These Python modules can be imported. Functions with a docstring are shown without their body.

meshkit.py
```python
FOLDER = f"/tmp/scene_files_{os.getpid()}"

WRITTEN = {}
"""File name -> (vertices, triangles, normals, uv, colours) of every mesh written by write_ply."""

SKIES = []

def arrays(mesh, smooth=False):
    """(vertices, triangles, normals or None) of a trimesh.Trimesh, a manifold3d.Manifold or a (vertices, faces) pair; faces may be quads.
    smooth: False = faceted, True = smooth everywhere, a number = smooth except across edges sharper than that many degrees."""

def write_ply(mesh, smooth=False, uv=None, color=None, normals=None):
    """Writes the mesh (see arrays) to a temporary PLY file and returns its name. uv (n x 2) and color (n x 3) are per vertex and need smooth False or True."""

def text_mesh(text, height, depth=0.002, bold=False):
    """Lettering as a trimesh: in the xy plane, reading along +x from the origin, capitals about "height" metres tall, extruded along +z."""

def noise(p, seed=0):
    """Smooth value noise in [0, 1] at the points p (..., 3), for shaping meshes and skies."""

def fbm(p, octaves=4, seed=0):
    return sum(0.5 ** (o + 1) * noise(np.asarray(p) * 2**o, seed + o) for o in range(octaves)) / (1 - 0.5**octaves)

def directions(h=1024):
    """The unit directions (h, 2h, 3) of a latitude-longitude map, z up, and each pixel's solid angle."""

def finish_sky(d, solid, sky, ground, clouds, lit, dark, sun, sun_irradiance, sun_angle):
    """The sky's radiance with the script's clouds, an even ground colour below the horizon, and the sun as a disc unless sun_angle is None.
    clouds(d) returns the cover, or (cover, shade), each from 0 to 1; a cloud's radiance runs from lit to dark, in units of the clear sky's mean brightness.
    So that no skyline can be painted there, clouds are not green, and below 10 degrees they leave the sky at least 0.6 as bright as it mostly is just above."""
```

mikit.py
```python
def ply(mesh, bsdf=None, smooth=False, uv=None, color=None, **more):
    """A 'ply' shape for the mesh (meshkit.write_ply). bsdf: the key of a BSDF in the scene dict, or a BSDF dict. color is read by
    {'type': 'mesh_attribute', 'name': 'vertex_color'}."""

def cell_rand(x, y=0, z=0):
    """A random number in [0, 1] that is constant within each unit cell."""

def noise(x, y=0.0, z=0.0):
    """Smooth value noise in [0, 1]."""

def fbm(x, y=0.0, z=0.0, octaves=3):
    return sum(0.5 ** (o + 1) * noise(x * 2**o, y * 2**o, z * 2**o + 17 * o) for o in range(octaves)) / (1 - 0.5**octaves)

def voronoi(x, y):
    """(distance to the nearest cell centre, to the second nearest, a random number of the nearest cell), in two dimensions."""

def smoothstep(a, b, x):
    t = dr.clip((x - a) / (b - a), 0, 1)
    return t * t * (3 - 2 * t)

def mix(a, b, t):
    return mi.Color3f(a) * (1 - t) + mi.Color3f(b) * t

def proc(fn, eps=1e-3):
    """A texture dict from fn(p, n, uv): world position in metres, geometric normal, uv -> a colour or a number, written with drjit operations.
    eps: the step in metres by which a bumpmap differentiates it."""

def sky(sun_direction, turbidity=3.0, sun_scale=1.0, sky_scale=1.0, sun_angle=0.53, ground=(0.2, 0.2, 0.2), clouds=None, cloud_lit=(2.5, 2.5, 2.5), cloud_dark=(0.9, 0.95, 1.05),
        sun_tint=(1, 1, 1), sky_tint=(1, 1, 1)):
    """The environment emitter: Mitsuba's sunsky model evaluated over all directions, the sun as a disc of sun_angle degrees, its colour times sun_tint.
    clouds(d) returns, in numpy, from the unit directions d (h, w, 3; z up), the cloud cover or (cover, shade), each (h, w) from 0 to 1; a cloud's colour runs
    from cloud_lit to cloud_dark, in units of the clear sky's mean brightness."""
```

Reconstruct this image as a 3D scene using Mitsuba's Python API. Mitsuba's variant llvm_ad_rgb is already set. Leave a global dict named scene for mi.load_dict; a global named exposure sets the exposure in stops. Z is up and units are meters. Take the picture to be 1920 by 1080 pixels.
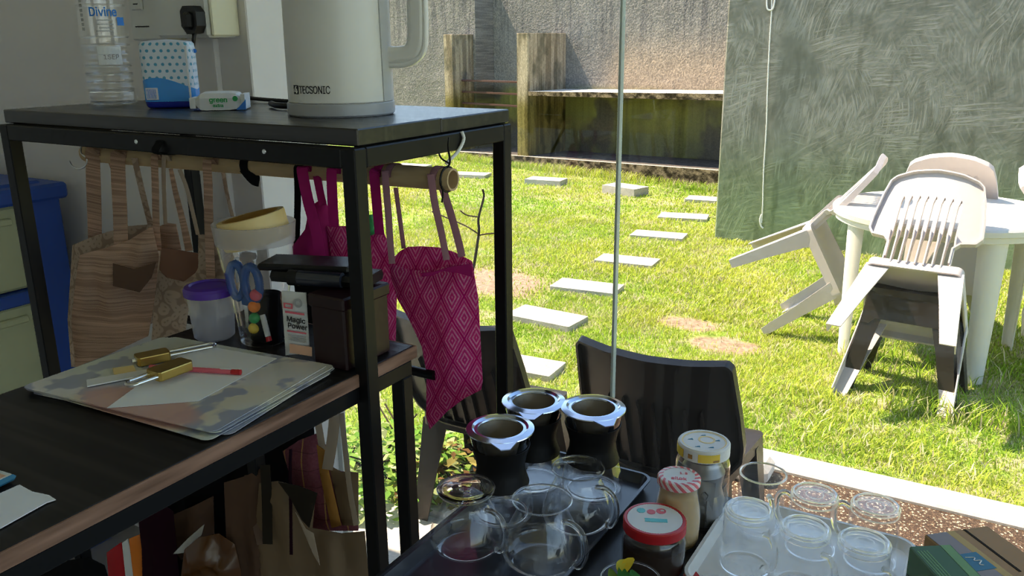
import math, random
import numpy as np, trimesh, mitsuba as mi, drjit as dr
import mikit, meshkit
from mikit import proc, noise, fbm, voronoi, smoothstep, mix, cell_rand
from scipy.spatial import ConvexHull, Delaunay
import shapely
from shapely.geometry import Polygon, Point, LineString
T = mi.ScalarTransform4f
rng = np.random.default_rng(7)
scene, labels = {}, {}

# ------------------------------------------------------------------ camera, sky, sun, exposure
CAM = np.array([0, 0, 1.5])
FW = np.array([-0.48979, 0.82606, -0.27874])
scene['camera'] = {'type': 'perspective', 'fov': 62.384, 'fov_axis': 'x', 'near_clip': 0.02, 'far_clip': 200.0,
    'to_world': T().look_at(origin=CAM.tolist(), target=(CAM + np.array([-0.489774, 0.826088, -0.278746])).tolist(), up=[-0.134572, 0.244256, 0.960328])}
exposure = 2.95
SUN = (-0.56, -0.025, 0.83)
scene['sky'] = mikit.sky(SUN, turbidity=3.2, sun_scale=1.0, sky_scale=1.6, ground=(0.22, 0.24, 0.14), sky_tint=(1.14, 1.0, 0.86), sun_tint=(1.0, 0.965, 0.90))

# ------------------------------------------------------------------ helpers
def lin(r, g, b):
    f = lambda c: (c / 255 / 12.92) if c / 255 <= 0.04045 else ((c / 255 + 0.055) / 1.055) ** 2.4
    return [f(r), f(g), f(b)]
def rgb(c): return {'type': 'rgb', 'value': list(c)}
def numbered(k):
    if k not in USED: USED.add(k); return k
    n = 1
    while f'{k}_{n:03d}' in USED: n += 1
    USED.add(f'{k}_{n:03d}'); return f'{k}_{n:03d}'
USED = set()
def tag(key, label=None, cat=None, group=None, kind=None):
    d = labels.setdefault(key, {})
    for k, v in (('label', label), ('category', cat), ('group', group), ('kind', kind)):
        if v: d[k] = v
    return key
def thing(name, label, cat, group=None): return tag(numbered(name), label, cat, group)
def put(name, mesh, bsdf, parent=None, smooth=False, tw=None, label=None, cat=None, group=None, kind=None, uv=None, color=None):
    if uv is not None and smooth: smooth = True
    key = numbered((parent + '__' if parent else '') + name)
    sh = mesh if isinstance(mesh, dict) else mikit.ply(mesh, bsdf, smooth=smooth, uv=uv, color=color)
    sh = dict(sh)
    if tw is not None: sh['to_world'] = tw
    scene[key] = sh
    if label or cat or group or kind: tag(key, label, cat, group, kind)
    return key
def struct(name, mesh, bsdf, smooth=False, label=None, **k):
    return put(name, mesh, bsdf, smooth=smooth, label=label, kind='structure', **k)
def cat(ms): return trimesh.util.concatenate(ms)
def hull(p):
    h = ConvexHull(p); f = h.simplices.copy(); p = np.asarray(p, float); c = p.mean(0)
    n = np.cross(p[f[:, 1]] - p[f[:, 0]], p[f[:, 2]] - p[f[:, 0]])
    bad = ((p[f[:, 0]] - c) * n).sum(1) < 0
    f[bad] = f[bad][:, ::-1]
    m = trimesh.Trimesh(p, f, process=False); m.remove_unreferenced_vertices(); return m
def cbox(lo, hi, ch=0.002):
    """A box with chamfered edges between two corners."""
    lo, hi = np.minimum(lo, hi), np.maximum(lo, hi); c, s = (lo + hi) / 2, (hi - lo) / 2
    ch = min(ch, 0.45 * s.min() * 2)
    pts = []
    for sx in (-1, 1):
        for sy in (-1, 1):
            for sz in (-1, 1):
                for k in range(3):
                    q = s - ch * np.array([k != 0, k != 1, k != 2]); pts.append(c + q * [sx, sy, sz])
    return hull(np.array(pts))
def turned(m, yaw=0, at=(0, 0, 0), pitch=0, roll=0):
    m = m.copy()
    M = trimesh.transformations.euler_matrix(math.radians(pitch), math.radians(roll), math.radians(yaw), 'sxyz')
    m.apply_transform(M); m.apply_translation(at); return m
def rot_tw(yaw, at, pitch=0, roll=0, pivot=(0, 0, 0)):
    return T().translate(list(at)).rotate([0, 0, 1], yaw).rotate([0, 1, 0], roll).rotate([1, 0, 0], pivot and pitch).translate([-a for a in pivot])
def lathe(prof, n=40, closed=False, uvscale=None):
    """Surface of revolution about z of the (radius, height) profile."""
    a = np.arange(n) * 2 * np.pi / n; V, rows = [], []
    for r, z in prof:
        if r < 1e-6: rows.append([len(V)] * n); V.append([0, 0, z])
        else: rows.append(list(range(len(V), len(V) + n))); V += [[r * math.cos(t), r * math.sin(t), z] for t in a]
    F = []
    P = list(zip(rows, rows[1:])) + ([(rows[-1], rows[0])] if closed else [])
    for A, B in P:
        for i in range(n):
            j = (i + 1) % n
            if A[i] != A[j]: F.append([A[i], A[j], B[j]])
            if B[i] != B[j]: F.append([A[i], B[j], B[i]])
    return trimesh.Trimesh(np.array(V, float), np.array(F), process=False)
def frames(P, closed=False):
    P = np.asarray(P, float)
    t = np.gradient(P, axis=0) if not closed else np.roll(P, -1, 0) - np.roll(P, 1, 0)
    t /= np.linalg.norm(t, axis=1, keepdims=True) + 1e-12
    a = np.array([0, 0, 1.0]) if abs(t[0][2]) < 0.9 else np.array([1.0, 0, 0])
    N = []
    for k in range(len(P)):
        a = a - t[k] * (a @ t[k]); a /= np.linalg.norm(a) + 1e-12; N.append(a)
    N = np.array(N); return t, N, np.cross(t, N)
def sweep(P, section, closed=False, scale=None):
    """Sweep a closed 2-D section (m x 2) along the points P."""
    P = np.asarray(P, float); s = np.asarray(section, float); m = len(s)
    t, N, B = frames(P, closed); sc = np.ones(len(P)) if scale is None else np.asarray(scale, float)
    V = np.concatenate([P[k] + sc[k] * (s[:, :1] * N[k] + s[:, 1:] * B[k]) for k in range(len(P))])
    F = []; L = len(P)
    for k in range(L if closed else L - 1):
        A, Bq = k * m, ((k + 1) % L) * m
        for i in range(m):
            j = (i + 1) % m; F += [[A + i, A + j, Bq + j], [A + i, Bq + j, Bq + i]]
    if not closed:
        V = np.vstack([V, P[0], P[-1]]); c0, c1 = len(V) - 2, len(V) - 1
        for i in range(m):
            j = (i + 1) % m; F += [[c0, j, i], [c1, (L - 1) * m + i, (L - 1) * m + j]]
    return trimesh.Trimesh(V, np.array(F), process=False)
def circ(r, n=10): 
    a = np.arange(n) * 2 * np.pi / n; return np.stack([r * np.cos(a), r * np.sin(a)], 1)
def spline(P, n=8):
    """Catmull-Rom through the points."""
    P = np.asarray(P, float)
    if len(P) < 3: return np.array([P[0] + (P[-1] - P[0]) * k / n for k in range(n + 1)])
    Q = np.vstack([2 * P[0] - P[1], P, 2 * P[-1] - P[-2]]); out = []
    for i in range(1, len(Q) - 2):
        for k in range(n):
            u = k / n; a, b, c, d = Q[i - 1:i + 3]
            out.append(0.5 * (2 * b + (c - a) * u + (2 * a - 5 * b + 4 * c - d) * u * u + (3 * b - a - 3 * c + d) * u ** 3))
    out.append(P[-1]); return np.array(out)
def tube(P, r, n=10, closed=False, smoothn=0, scale=None):
    if smoothn: P = spline(P, smoothn)
    return sweep(P, circ(r, n), closed, scale)
def ribbon(P, w, t=0.0015, wd=(1, 0, 0), smoothn=6):
    """A flat band along P; wd is the direction of its width (one for all or one per point)."""
    n0 = len(P); P = spline(P, smoothn); L = len(P)
    W = np.interp(np.linspace(0, 1, L), np.linspace(0, 1, np.size(w)), np.atleast_1d(w))
    tn = np.gradient(P, axis=0); tn /= np.linalg.norm(tn, axis=1, keepdims=True)
    wd = np.atleast_2d(np.asarray(wd, float))
    D = np.stack([np.interp(np.linspace(0, 1, L), np.linspace(0, 1, len(wd)), wd[:, k]) for k in range(3)], 1) if len(wd) > 1 else np.repeat(wd, L, 0)
    D = D - tn * (D * tn).sum(1, keepdims=True); D /= np.linalg.norm(D, axis=1, keepdims=True) + 1e-9
    N = np.cross(tn, D)
    V = np.concatenate([np.stack([P[k] - D[k] * W[k] / 2 - N[k] * t / 2, P[k] + D[k] * W[k] / 2 - N[k] * t / 2, P[k] + D[k] * W[k] / 2 + N[k] * t / 2, P[k] - D[k] * W[k] / 2 + N[k] * t / 2]) for k in range(L)])
    F = []
    for k in range(L - 1):
        for i in range(4):
            a, b = k * 4 + i, k * 4 + (i + 1) % 4; F += [[a, b, b + 4], [a, b + 4, a + 4]]
    F += [[0, 2, 1], [0, 3, 2]]; e = (L - 1) * 4; F += [[e, e + 1, e + 2], [e, e + 2, e + 3]]
    cum = np.concatenate([[0], np.cumsum(np.linalg.norm(np.diff(P, axis=0), axis=1))])
    uv = np.concatenate([[[0, cum[k]], [W[k], cum[k]], [W[k], cum[k]], [0, cum[k]]] for k in range(L)])
    return trimesh.Trimesh(V, np.array(F), process=False), uv
def fill(poly, step):
    """Points and triangles that fill a shapely polygon evenly; also the index of boundary points."""
    if not isinstance(poly, Polygon): poly = Polygon(poly)
    poly = poly.buffer(0)
    rings = [poly.exterior] + list(poly.interiors); B = []
    for r in rings:
        n = max(int(r.length / step), 8); B += [r.interpolate(k / n, normalized=True).coords[0] for k in range(n)]
        B += [c for c in r.coords[:-1]]
    B = np.unique(np.round(B, 6), axis=0)
    x0, y0, x1, y1 = poly.bounds; g = []
    rows = int((y1 - y0) / (step * 0.866)) + 2
    for j in range(rows):
        for i in range(int((x1 - x0) / step) + 2): g.append((x0 + (i + 0.5 * (j % 2)) * step, y0 + j * step * 0.866))
    g = np.array(g); inner = poly.buffer(-step * 0.5)
    g = g[shapely.contains_xy(inner, g[:, 0], g[:, 1])] if not inner.is_empty else np.zeros((0, 2))
    P = np.vstack([B, g]); tri = Delaunay(P).simplices
    c = P[tri].mean(1); tri = tri[shapely.contains_xy(poly.buffer(1e-6), c[:, 0], c[:, 1])]
    a = P[tri]; cr = (a[:, 1, 0] - a[:, 0, 0]) * (a[:, 2, 1] - a[:, 0, 1]) - (a[:, 1, 1] - a[:, 0, 1]) * (a[:, 2, 0] - a[:, 0, 0])
    tri = tri[np.abs(cr) > 1e-12]; cr = cr[np.abs(cr) > 1e-12]
    tri[cr < 0] = tri[cr < 0][:, ::-1]
    d = np.array([poly.boundary.distance(Point(q)) for q in P])
    return P, tri, d, poly
def slab(poly, step, t, bend=None):
    """The polygon in (u, v) as a sheet of thickness t; bend(P (n x 2), w) -> xyz places it."""
    P, tri, d, poly = fill(poly, step); n = len(P)
    bend = bend or (lambda p, w: np.column_stack([p, np.full(len(p), w)]))
    V = np.vstack([bend(P, t / 2), bend(P, -t / 2)]); F = [tri, tri[:, ::-1] + n]
    e = np.sort(np.vstack([tri[:, [0, 1]], tri[:, [1, 2]], tri[:, [2, 0]]]), axis=1)
    dire = np.vstack([tri[:, [0, 1]], tri[:, [1, 2]], tri[:, [2, 0]]])
    u, inv, cnt = np.unique(e, axis=0, return_inverse=True, return_counts=True)
    b = dire[cnt[inv.ravel()] == 1]
    F += [np.column_stack([b[:, 1], b[:, 0], b[:, 0] + n]), np.column_stack([b[:, 1], b[:, 0] + n, b[:, 1] + n])]
    return trimesh.Trimesh(V, np.vstack(F), process=False)
def pillow(poly, step, thick, fall, origin, yaw, folds=0.0, seed=0, fold_freq=(30, 6), back=1.0):
    """A hanging bag or padded sheet: the outline (u, z) in a vertical plane through origin turned by yaw, swollen by thick, with folds."""
    P, tri, d, poly = fill(poly, step); n = len(P)
    h = thick * (1 - np.exp(-d / fall)) * np.sqrt(np.clip(d / (d + fall * 0.3), 0, 1))
    q = np.column_stack([P[:, 0] * fold_freq[0], P[:, 1] * fold_freq[1], np.zeros(n)])
    f = (meshkit.fbm(q, 3, seed) - 0.5) * 2 * folds * np.clip(d / fall, 0, 1)
    f2 = (meshkit.fbm(q + 31.7, 3, seed + 9) - 0.5) * 2 * folds * np.clip(d / fall, 0, 1)
    c, s = math.cos(math.radians(yaw)), math.sin(math.radians(yaw)); o = np.asarray(origin, float)
    place = lambda w: np.column_stack([o[0] + P[:, 0] * c - w * s, o[1] + P[:, 0] * s + w * c, o[2] + P[:, 1]])
    V = np.vstack([place(-h - f - 0.0008), place(back * h + f2 + 0.0008)])
    e = np.vstack([tri[:, [0, 1]], tri[:, [1, 2]], tri[:, [2, 0]]]); es = np.sort(e, axis=1)
    u, inv, cnt = np.unique(es, axis=0, return_inverse=True, return_counts=True); b = e[cnt[inv.ravel()] == 1]
    F = np.vstack([tri, tri[:, ::-1] + n, np.column_stack([b[:, 1], b[:, 0], b[:, 0] + n]), np.column_stack([b[:, 1], b[:, 0] + n, b[:, 1] + n])])
    return trimesh.Trimesh(V, F, process=False), np.vstack([P, P])
def rrect(w, h, r, n=6):
    p = Polygon([(-w / 2 + r, -h / 2 + r), (w / 2 - r, -h / 2 + r), (w / 2 - r, h / 2 - r), (-w / 2 + r, h / 2 - r)])
    return p.buffer(r, quad_segs=n)
def extr(poly, t): return trimesh.creation.extrude_polygon(poly, t, engine='earcut')

# ------------------------------------------------------------------ materials
def mat(key, color, rough=0.5, spec=0.4, metallic=0.0, **k):
    b = {'type': 'principled', 'base_color': color if isinstance(color, dict) else rgb(color), 'roughness': rough, 'metallic': metallic, **k}
    if not metallic: b['specular'] = spec
    scene[key] = {'type': 'twosided', 'bsdf': b}; return key
def vcol(): return {'type': 'mesh_attribute', 'name': 'vertex_color'}
mat('m_black_steel', (0.0045, 0.0045, 0.0055), 0.42, 0.24)
mat('m_white_wall', (0.71, 0.68, 0.665), 0.8, 0.2)
mat('m_ceiling', (0.75, 0.75, 0.73), 0.9, 0.1)
mat('m_floor', (0.30, 0.28, 0.26), 0.5, 0.4)
mat('m_white_plastic', (0.62, 0.62, 0.60), 0.38, 0.5)
mat('m_cream_plastic', (0.62, 0.58, 0.42), 0.4, 0.5)
mat('m_chair_white', (0.55, 0.505, 0.49), 0.5, 0.4)
mat('m_table_white', (0.66, 0.645, 0.60), 0.45, 0.4)
mat('m_chair_brown', (0.025, 0.021, 0.020), 0.42, 0.5)
mat('m_black_plastic', (0.006, 0.006, 0.007), 0.4, 0.4)
mat('m_black_silicone', (0.005, 0.0045, 0.005), 0.55, 0.25)
mat('m_black_gloss', (0.018, 0.021, 0.033), 0.22, 0.9)  # blue sheen of the reflected sky mixed into the black base
mat('m_steel', (0.72, 0.73, 0.75), 0.16, metallic=1.0)
mat('m_lid_sky_steel', (0.60, 0.67, 0.82), 0.14, metallic=1.0)  # steel tinted with the blue of the sky it reflects
mat('m_mesh_steel', (0.30, 0.25, 0.19), 0.5, metallic=0.9)
mat('m_brass', (0.62, 0.44, 0.13), 0.34, metallic=1.0)
mat('m_blue_plastic', (0.016, 0.060, 0.30), 0.4, 0.5)
mat('m_yellow_panel', (0.46, 0.46, 0.27), 0.5, 0.4)
mat('m_kettle', (0.66, 0.645, 0.615), 0.27, 0.5)
mat('m_kettle_grey', (0.33, 0.33, 0.34), 0.3, 0.5)
mat('m_kettle_spine', (0.42, 0.42, 0.42), 0.3, 0.5)
mat('m_pipe', (0.50, 0.36, 0.20), 0.7, 0.25)
mat('m_paper', (0.70, 0.70, 0.70), 0.8, 0.2)
mat('m_white_print', (0.62, 0.62, 0.62), 0.5, 0.3)
mat('m_ink_black', (0.02, 0.02, 0.022), 0.6, 0.3)
mat('m_ink_blue', (0.03, 0.17, 0.55), 0.5, 0.3)
mat('m_red', (0.42, 0.012, 0.018), 0.35, 0.5)
mat('m_orange', (0.75, 0.20, 0.02), 0.5, 0.4)
mat('m_green', (0.02, 0.30, 0.08), 0.4, 0.5)
mat('m_yellow', (0.72, 0.50, 0.06), 0.4, 0.5)
mat('m_pale_yellow', (0.72, 0.55, 0.25), 0.45, 0.4)
mat('m_amber', (0.10, 0.035, 0.006), 0.3, 0.6)
mat('m_purple', (0.085, 0.03, 0.30), 0.4, 0.5)
mat('m_maroon', (0.016, 0.004, 0.006), 0.4, 0.4)
mat('m_scissor_blue', (0.015, 0.075, 0.27), 0.4, 0.5)
mat('m_teal', (0.10, 0.45, 0.50), 0.5, 0.4)
mat('m_pink_print', (0.62, 0.12, 0.16), 0.5, 0.4)
mat('m_sesame', (0.52, 0.38, 0.21), 0.8, 0.2)
mat('m_coffee', (0.025, 0.012, 0.008), 0.8, 0.2)
mat('m_dark_foil', (0.24, 0.24, 0.25), 0.3, metallic=0.6)
mat('m_tray_white', (0.66, 0.66, 0.66), 0.3, 0.5)
mat('m_box_green', (0.035, 0.10, 0.035), 0.5, 0.4)
mat('m_box_green_light', (0.14, 0.28, 0.10), 0.5, 0.4)
mat('m_box_brown', (0.32, 0.17, 0.055), 0.5, 0.4)
mat('m_box_grey', (0.24, 0.20, 0.20), 0.5, 0.4)
mat('m_box_blue', (0.03, 0.15, 0.25), 0.5, 0.4)
mat('m_magenta', (0.33, 0.010, 0.12), 0.75, 0.2)
mat('m_maroon_cloth', (0.020, 0.004, 0.010), 0.9, 0.1)
mat('m_black_cloth', (0.006, 0.006, 0.007), 0.9, 0.1)
mat('m_strap_pink', (0.30, 0.15, 0.18), 0.8, 0.2)
mat('m_khaki', (0.20, 0.135, 0.080), 0.85, 0.15)
mat('m_khaki_dark', (0.026, 0.020, 0.014), 0.85, 0.15)
mat('m_brown_cloth', (0.115, 0.065, 0.043), 0.9, 0.1)
mat('m_brown_plain', (0.20, 0.100, 0.065), 0.85, 0.1)
mat('m_strap_pale', (0.42, 0.33, 0.25), 0.85, 0.1)
mat('m_twig', (0.035, 0.026, 0.02), 0.8, 0.2)
mat('m_slat', (0.085, 0.045, 0.034), 0.8, 0.2)
mat('m_string', (0.72, 0.72, 0.70), 0.7, 0.2)
mat('m_trim', (0.55, 0.56, 0.53), 0.45, 0.4)
scene['m_clear'] = {'type': 'thindielectric', 'int_ior': 1.45}
scene['m_pane'] = {'type': 'thindielectric', 'int_ior': 1.5}
scene['m_glass'] = {'type': 'dielectric', 'int_ior': 1.5}
scene['m_water'] = {'type': 'dielectric', 'int_ior': 1.33}
scene['m_glass_edge'] = {'type': 'twosided', 'bsdf': {'type': 'principled', 'base_color': rgb((0.42, 0.47, 0.43)), 'roughness': 0.25, 'specular': 0.6}}
scene['m_leaf'] = {'type': 'principledthin', 'base_color': vcol(), 'roughness': 0.55, 'diff_trans': 0.55, 'spec_trans': 0.0}
scene['m_cloudy'] = {'type': 'blendbsdf', 'weight': 0.42, 'a': {'type': 'thindielectric', 'int_ior': 1.35},
                     'b': {'type': 'principledthin', 'base_color': rgb((0.72, 0.70, 0.74)), 'roughness': 0.5, 'diff_trans': 1.1}}
mat('m_vcol', vcol(), 0.5, 0.35)

def f_lawn(p, n, uv):
    a = fbm(p.x * 1.7, p.y * 1.7, 0, 4); b = noise(p.x * 60, p.y * 60, 3); c = noise(p.x * 17, p.y * 17, 1)
    g = mix((0.20, 0.30, 0.05), (0.36, 0.36, 0.12), smoothstep(0.35, 0.7, a)); g = mix(g, (0.42, 0.38, 0.24), smoothstep(0.55, 0.8, c) * 0.7)
    g = g * (0.65 + 0.7 * b)
    bare = dr.maximum(1 - dr.hypot((p.x + 2.86) / 0.55, (p.y - 4.50) / 0.38), dr.maximum(1 - dr.hypot((p.x + 1.15) / 0.22, (p.y - 4.06) / 0.14), 1 - dr.hypot((p.x + 1.42) / 0.2, (p.y - 4.3) / 0.12)))
    bare = smoothstep(-0.1, 0.35, bare + 0.5 * (fbm(p.x * 9, p.y * 9, 5) - 0.5))
    return mix(g, mi.Color3f(0.31, 0.225, 0.165) * (0.7 + 0.6 * b), bare)
mat('m_lawn', proc(f_lawn), 0.95, 0.1)
def f_pebble(p, n, uv):
    d1, d2, r = voronoi(p.x * 150, p.y * 150)
    e = smoothstep(0.02, 0.3, d2 - d1)
    c = mix((0.07, 0.042, 0.026), (0.24, 0.155, 0.095), r * r); c = mix(c, (0.62, 0.52, 0.38), dr.select(r > 0.86, 0.8, 0.0))
    return mix((0.035, 0.022, 0.014), c, e)
mat('m_pebble', proc(f_pebble), 0.35, 0.5)
def f_curb(p, n, uv):
    a = fbm(p.x * 12, p.y * 12, p.z * 12, 3); return mi.Color3f(0.66, 0.62, 0.56) * (0.75 + 0.4 * a) * (0.9 + 0.2 * noise(p.x * 150, p.y * 150, p.z * 150))
mat('m_curb', proc(f_curb), 0.85, 0.2)
def f_stone(p, n, uv):
    a = fbm(p.x * 14, p.y * 14, p.z * 14, 3); return mi.Color3f(0.46, 0.43, 0.39) * (0.7 + 0.5 * a) * (0.85 + 0.3 * noise(p.x * 130, p.y * 130, p.z * 130))
mat('m_stone', proc(f_stone), 0.9, 0.15)
UX, UY = 0.974, -0.225
def f_wall(p, n, uv):
    u = (p.x + 5.267) * UX + (p.y - 9.266) * UY
    g = fbm(u * 70, p.z * 70, p.y * 3, 3); big = fbm(u * 1.6, p.z * 1.6, 4, 4); fine = noise(u * 130, p.z * 130, p.y * 60)
    run = fbm(u * 22, p.z * 1.4, 9, 3)
    c = mix((0.19, 0.183, 0.178), (0.30, 0.287, 0.27), smoothstep(0.3, 0.7, g)); c = c * (0.62 + 0.5 * big) * (0.80 + 0.34 * fine)
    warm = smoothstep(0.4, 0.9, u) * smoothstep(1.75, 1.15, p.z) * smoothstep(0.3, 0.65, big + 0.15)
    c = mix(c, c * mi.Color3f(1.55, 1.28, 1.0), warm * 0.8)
    c = c * mix((1, 1, 1), (0.62, 0.63, 0.68), smoothstep(0.50, 0.68, run) * smoothstep(1.0, 1.9, p.z) * 0.8)
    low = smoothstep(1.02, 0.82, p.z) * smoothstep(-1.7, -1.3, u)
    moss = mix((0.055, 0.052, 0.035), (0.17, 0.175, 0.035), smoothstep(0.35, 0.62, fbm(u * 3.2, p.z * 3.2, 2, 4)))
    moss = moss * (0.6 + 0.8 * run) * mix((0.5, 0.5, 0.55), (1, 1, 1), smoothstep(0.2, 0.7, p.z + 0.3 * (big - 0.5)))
    return mix(c, moss, low * 0.85)
def f_wall_b(p, n, uv):
    u = (p.x + 5.267) * UX + (p.y - 9.266) * UY
    return 0.012 * fbm(u * 60, p.z * 60, p.y * 60, 2) + 0.02 * fbm(u * 6, p.z * 6, p.y * 6, 2)
scene['m_wall'] = {'type': 'twosided', 'bsdf': {'type': 'bumpmap', 'arbitrary': proc(f_wall_b, 2e-3), 'scale': 1.0, 'bsdf': {'type': 'diffuse', 'reflectance': proc(f_wall)}}}
def f_pier(p, n, uv):
    u = (p.x + 5.267) * UX + (p.y - 9.266) * UY
    run = fbm(u * 18 + p.y * 11, p.z * 1.6, p.y * 18, 3); fine = noise(u * 90, p.z * 60, p.y * 90)
    c = mix((0.20, 0.16, 0.105), (0.42, 0.35, 0.25), smoothstep(0.35, 0.65, run)) * (0.7 + 0.6 * fine)
    c = mix(c, (0.06, 0.06, 0.035), smoothstep(0.5, 0.75, fbm(u * 7, p.z * 5, p.y * 7, 3)) * 0.7)
    return mix(c, c * mi.Color3f(0.55, 0.55, 0.28), smoothstep(0.95, 0.7, p.z))
scene['m_pier'] = {'type': 'twosided', 'bsdf': {'type': 'diffuse', 'reflectance': proc(f_pier)}}
def f_ledge_suntop(p, n, uv):
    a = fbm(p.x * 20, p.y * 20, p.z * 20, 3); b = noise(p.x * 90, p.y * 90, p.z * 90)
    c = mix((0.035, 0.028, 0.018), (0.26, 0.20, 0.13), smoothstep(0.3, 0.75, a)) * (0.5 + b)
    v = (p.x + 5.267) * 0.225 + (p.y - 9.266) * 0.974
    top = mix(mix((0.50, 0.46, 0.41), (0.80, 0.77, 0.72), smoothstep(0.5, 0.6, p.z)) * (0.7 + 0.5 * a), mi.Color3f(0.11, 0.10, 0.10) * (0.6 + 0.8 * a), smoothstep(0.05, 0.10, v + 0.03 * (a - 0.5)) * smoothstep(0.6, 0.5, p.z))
    return mix(c, top, smoothstep(0.8, 0.95, n.z) * 0.9)  # upward faces painted sun-bright over the stained brown sides
scene['m_ledge_suntop'] = {'type': 'twosided', 'bsdf': {'type': 'diffuse', 'reflectance': proc(f_ledge_suntop)}}
def strokes(x, z):
    out = mi.Float(0)
    for k, (ang, fx, fy, w) in enumerate([(0.06, 9, 95, 1.0), (1.54, 8, 100, 1.0), (1.2, 6, 80, 0.85), (0.5, 9, 90, 0.5), (2.1, 8, 85, 0.5)]):
        wob = 0.16 * (noise(x * 2.1 + 5 * k, z * 2.1, k) - 0.5)
        c, s = dr.cos(ang + wob), dr.sin(ang + wob)
        a, b = x * c + z * s, z * c - x * s
        m = smoothstep(0.45, 0.7, fbm(x * 5 + 13 * k, z * 5, 2 + k, 2))
        t = fbm(a * fx, b * fy, k * 7.0, 3)
        out = dr.maximum(out, w * m * smoothstep(0.45, 0.72, t))
    return out
def f_green(p, n, uv):
    s = strokes(p.x, p.z); big = fbm(p.x * 2, p.z * 2, 1, 3); mid = fbm(p.x * 14, p.z * 14, 5, 3)
    c = mix((0.185, 0.182, 0.150), (0.25, 0.243, 0.208), smoothstep(0.3, 0.7, 0.5 * big + 0.5 * mid))
    c = mix(c, (0.38, 0.37, 0.33), s * 0.65)
    c = mix(c, (0.115, 0.115, 0.085), smoothstep(0.58, 0.8, fbm(p.x * 16, p.z * 5, 8, 3)) * 0.5)
    c = mix(c, c * mi.Color3f(0.85, 1.15, 0.65), smoothstep(1.0, 0.2, p.z) * 0.7)
    return mix(c, (0.16, 0.165, 0.175), smoothstep(1.5, 2.2, p.z) * 0.35)
def f_green_b(p, n, uv): return 0.0025 * strokes(p.x, p.z) + 0.003 * fbm(p.x * 30, p.z * 30, 0, 2)
scene['m_green_wall'] = {'type': 'twosided', 'bsdf': {'type': 'bumpmap', 'arbitrary': proc(f_green_b, 2e-3), 'scale': 1.0, 'bsdf': {'type': 'diffuse', 'reflectance': proc(f_green)}}}
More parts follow.
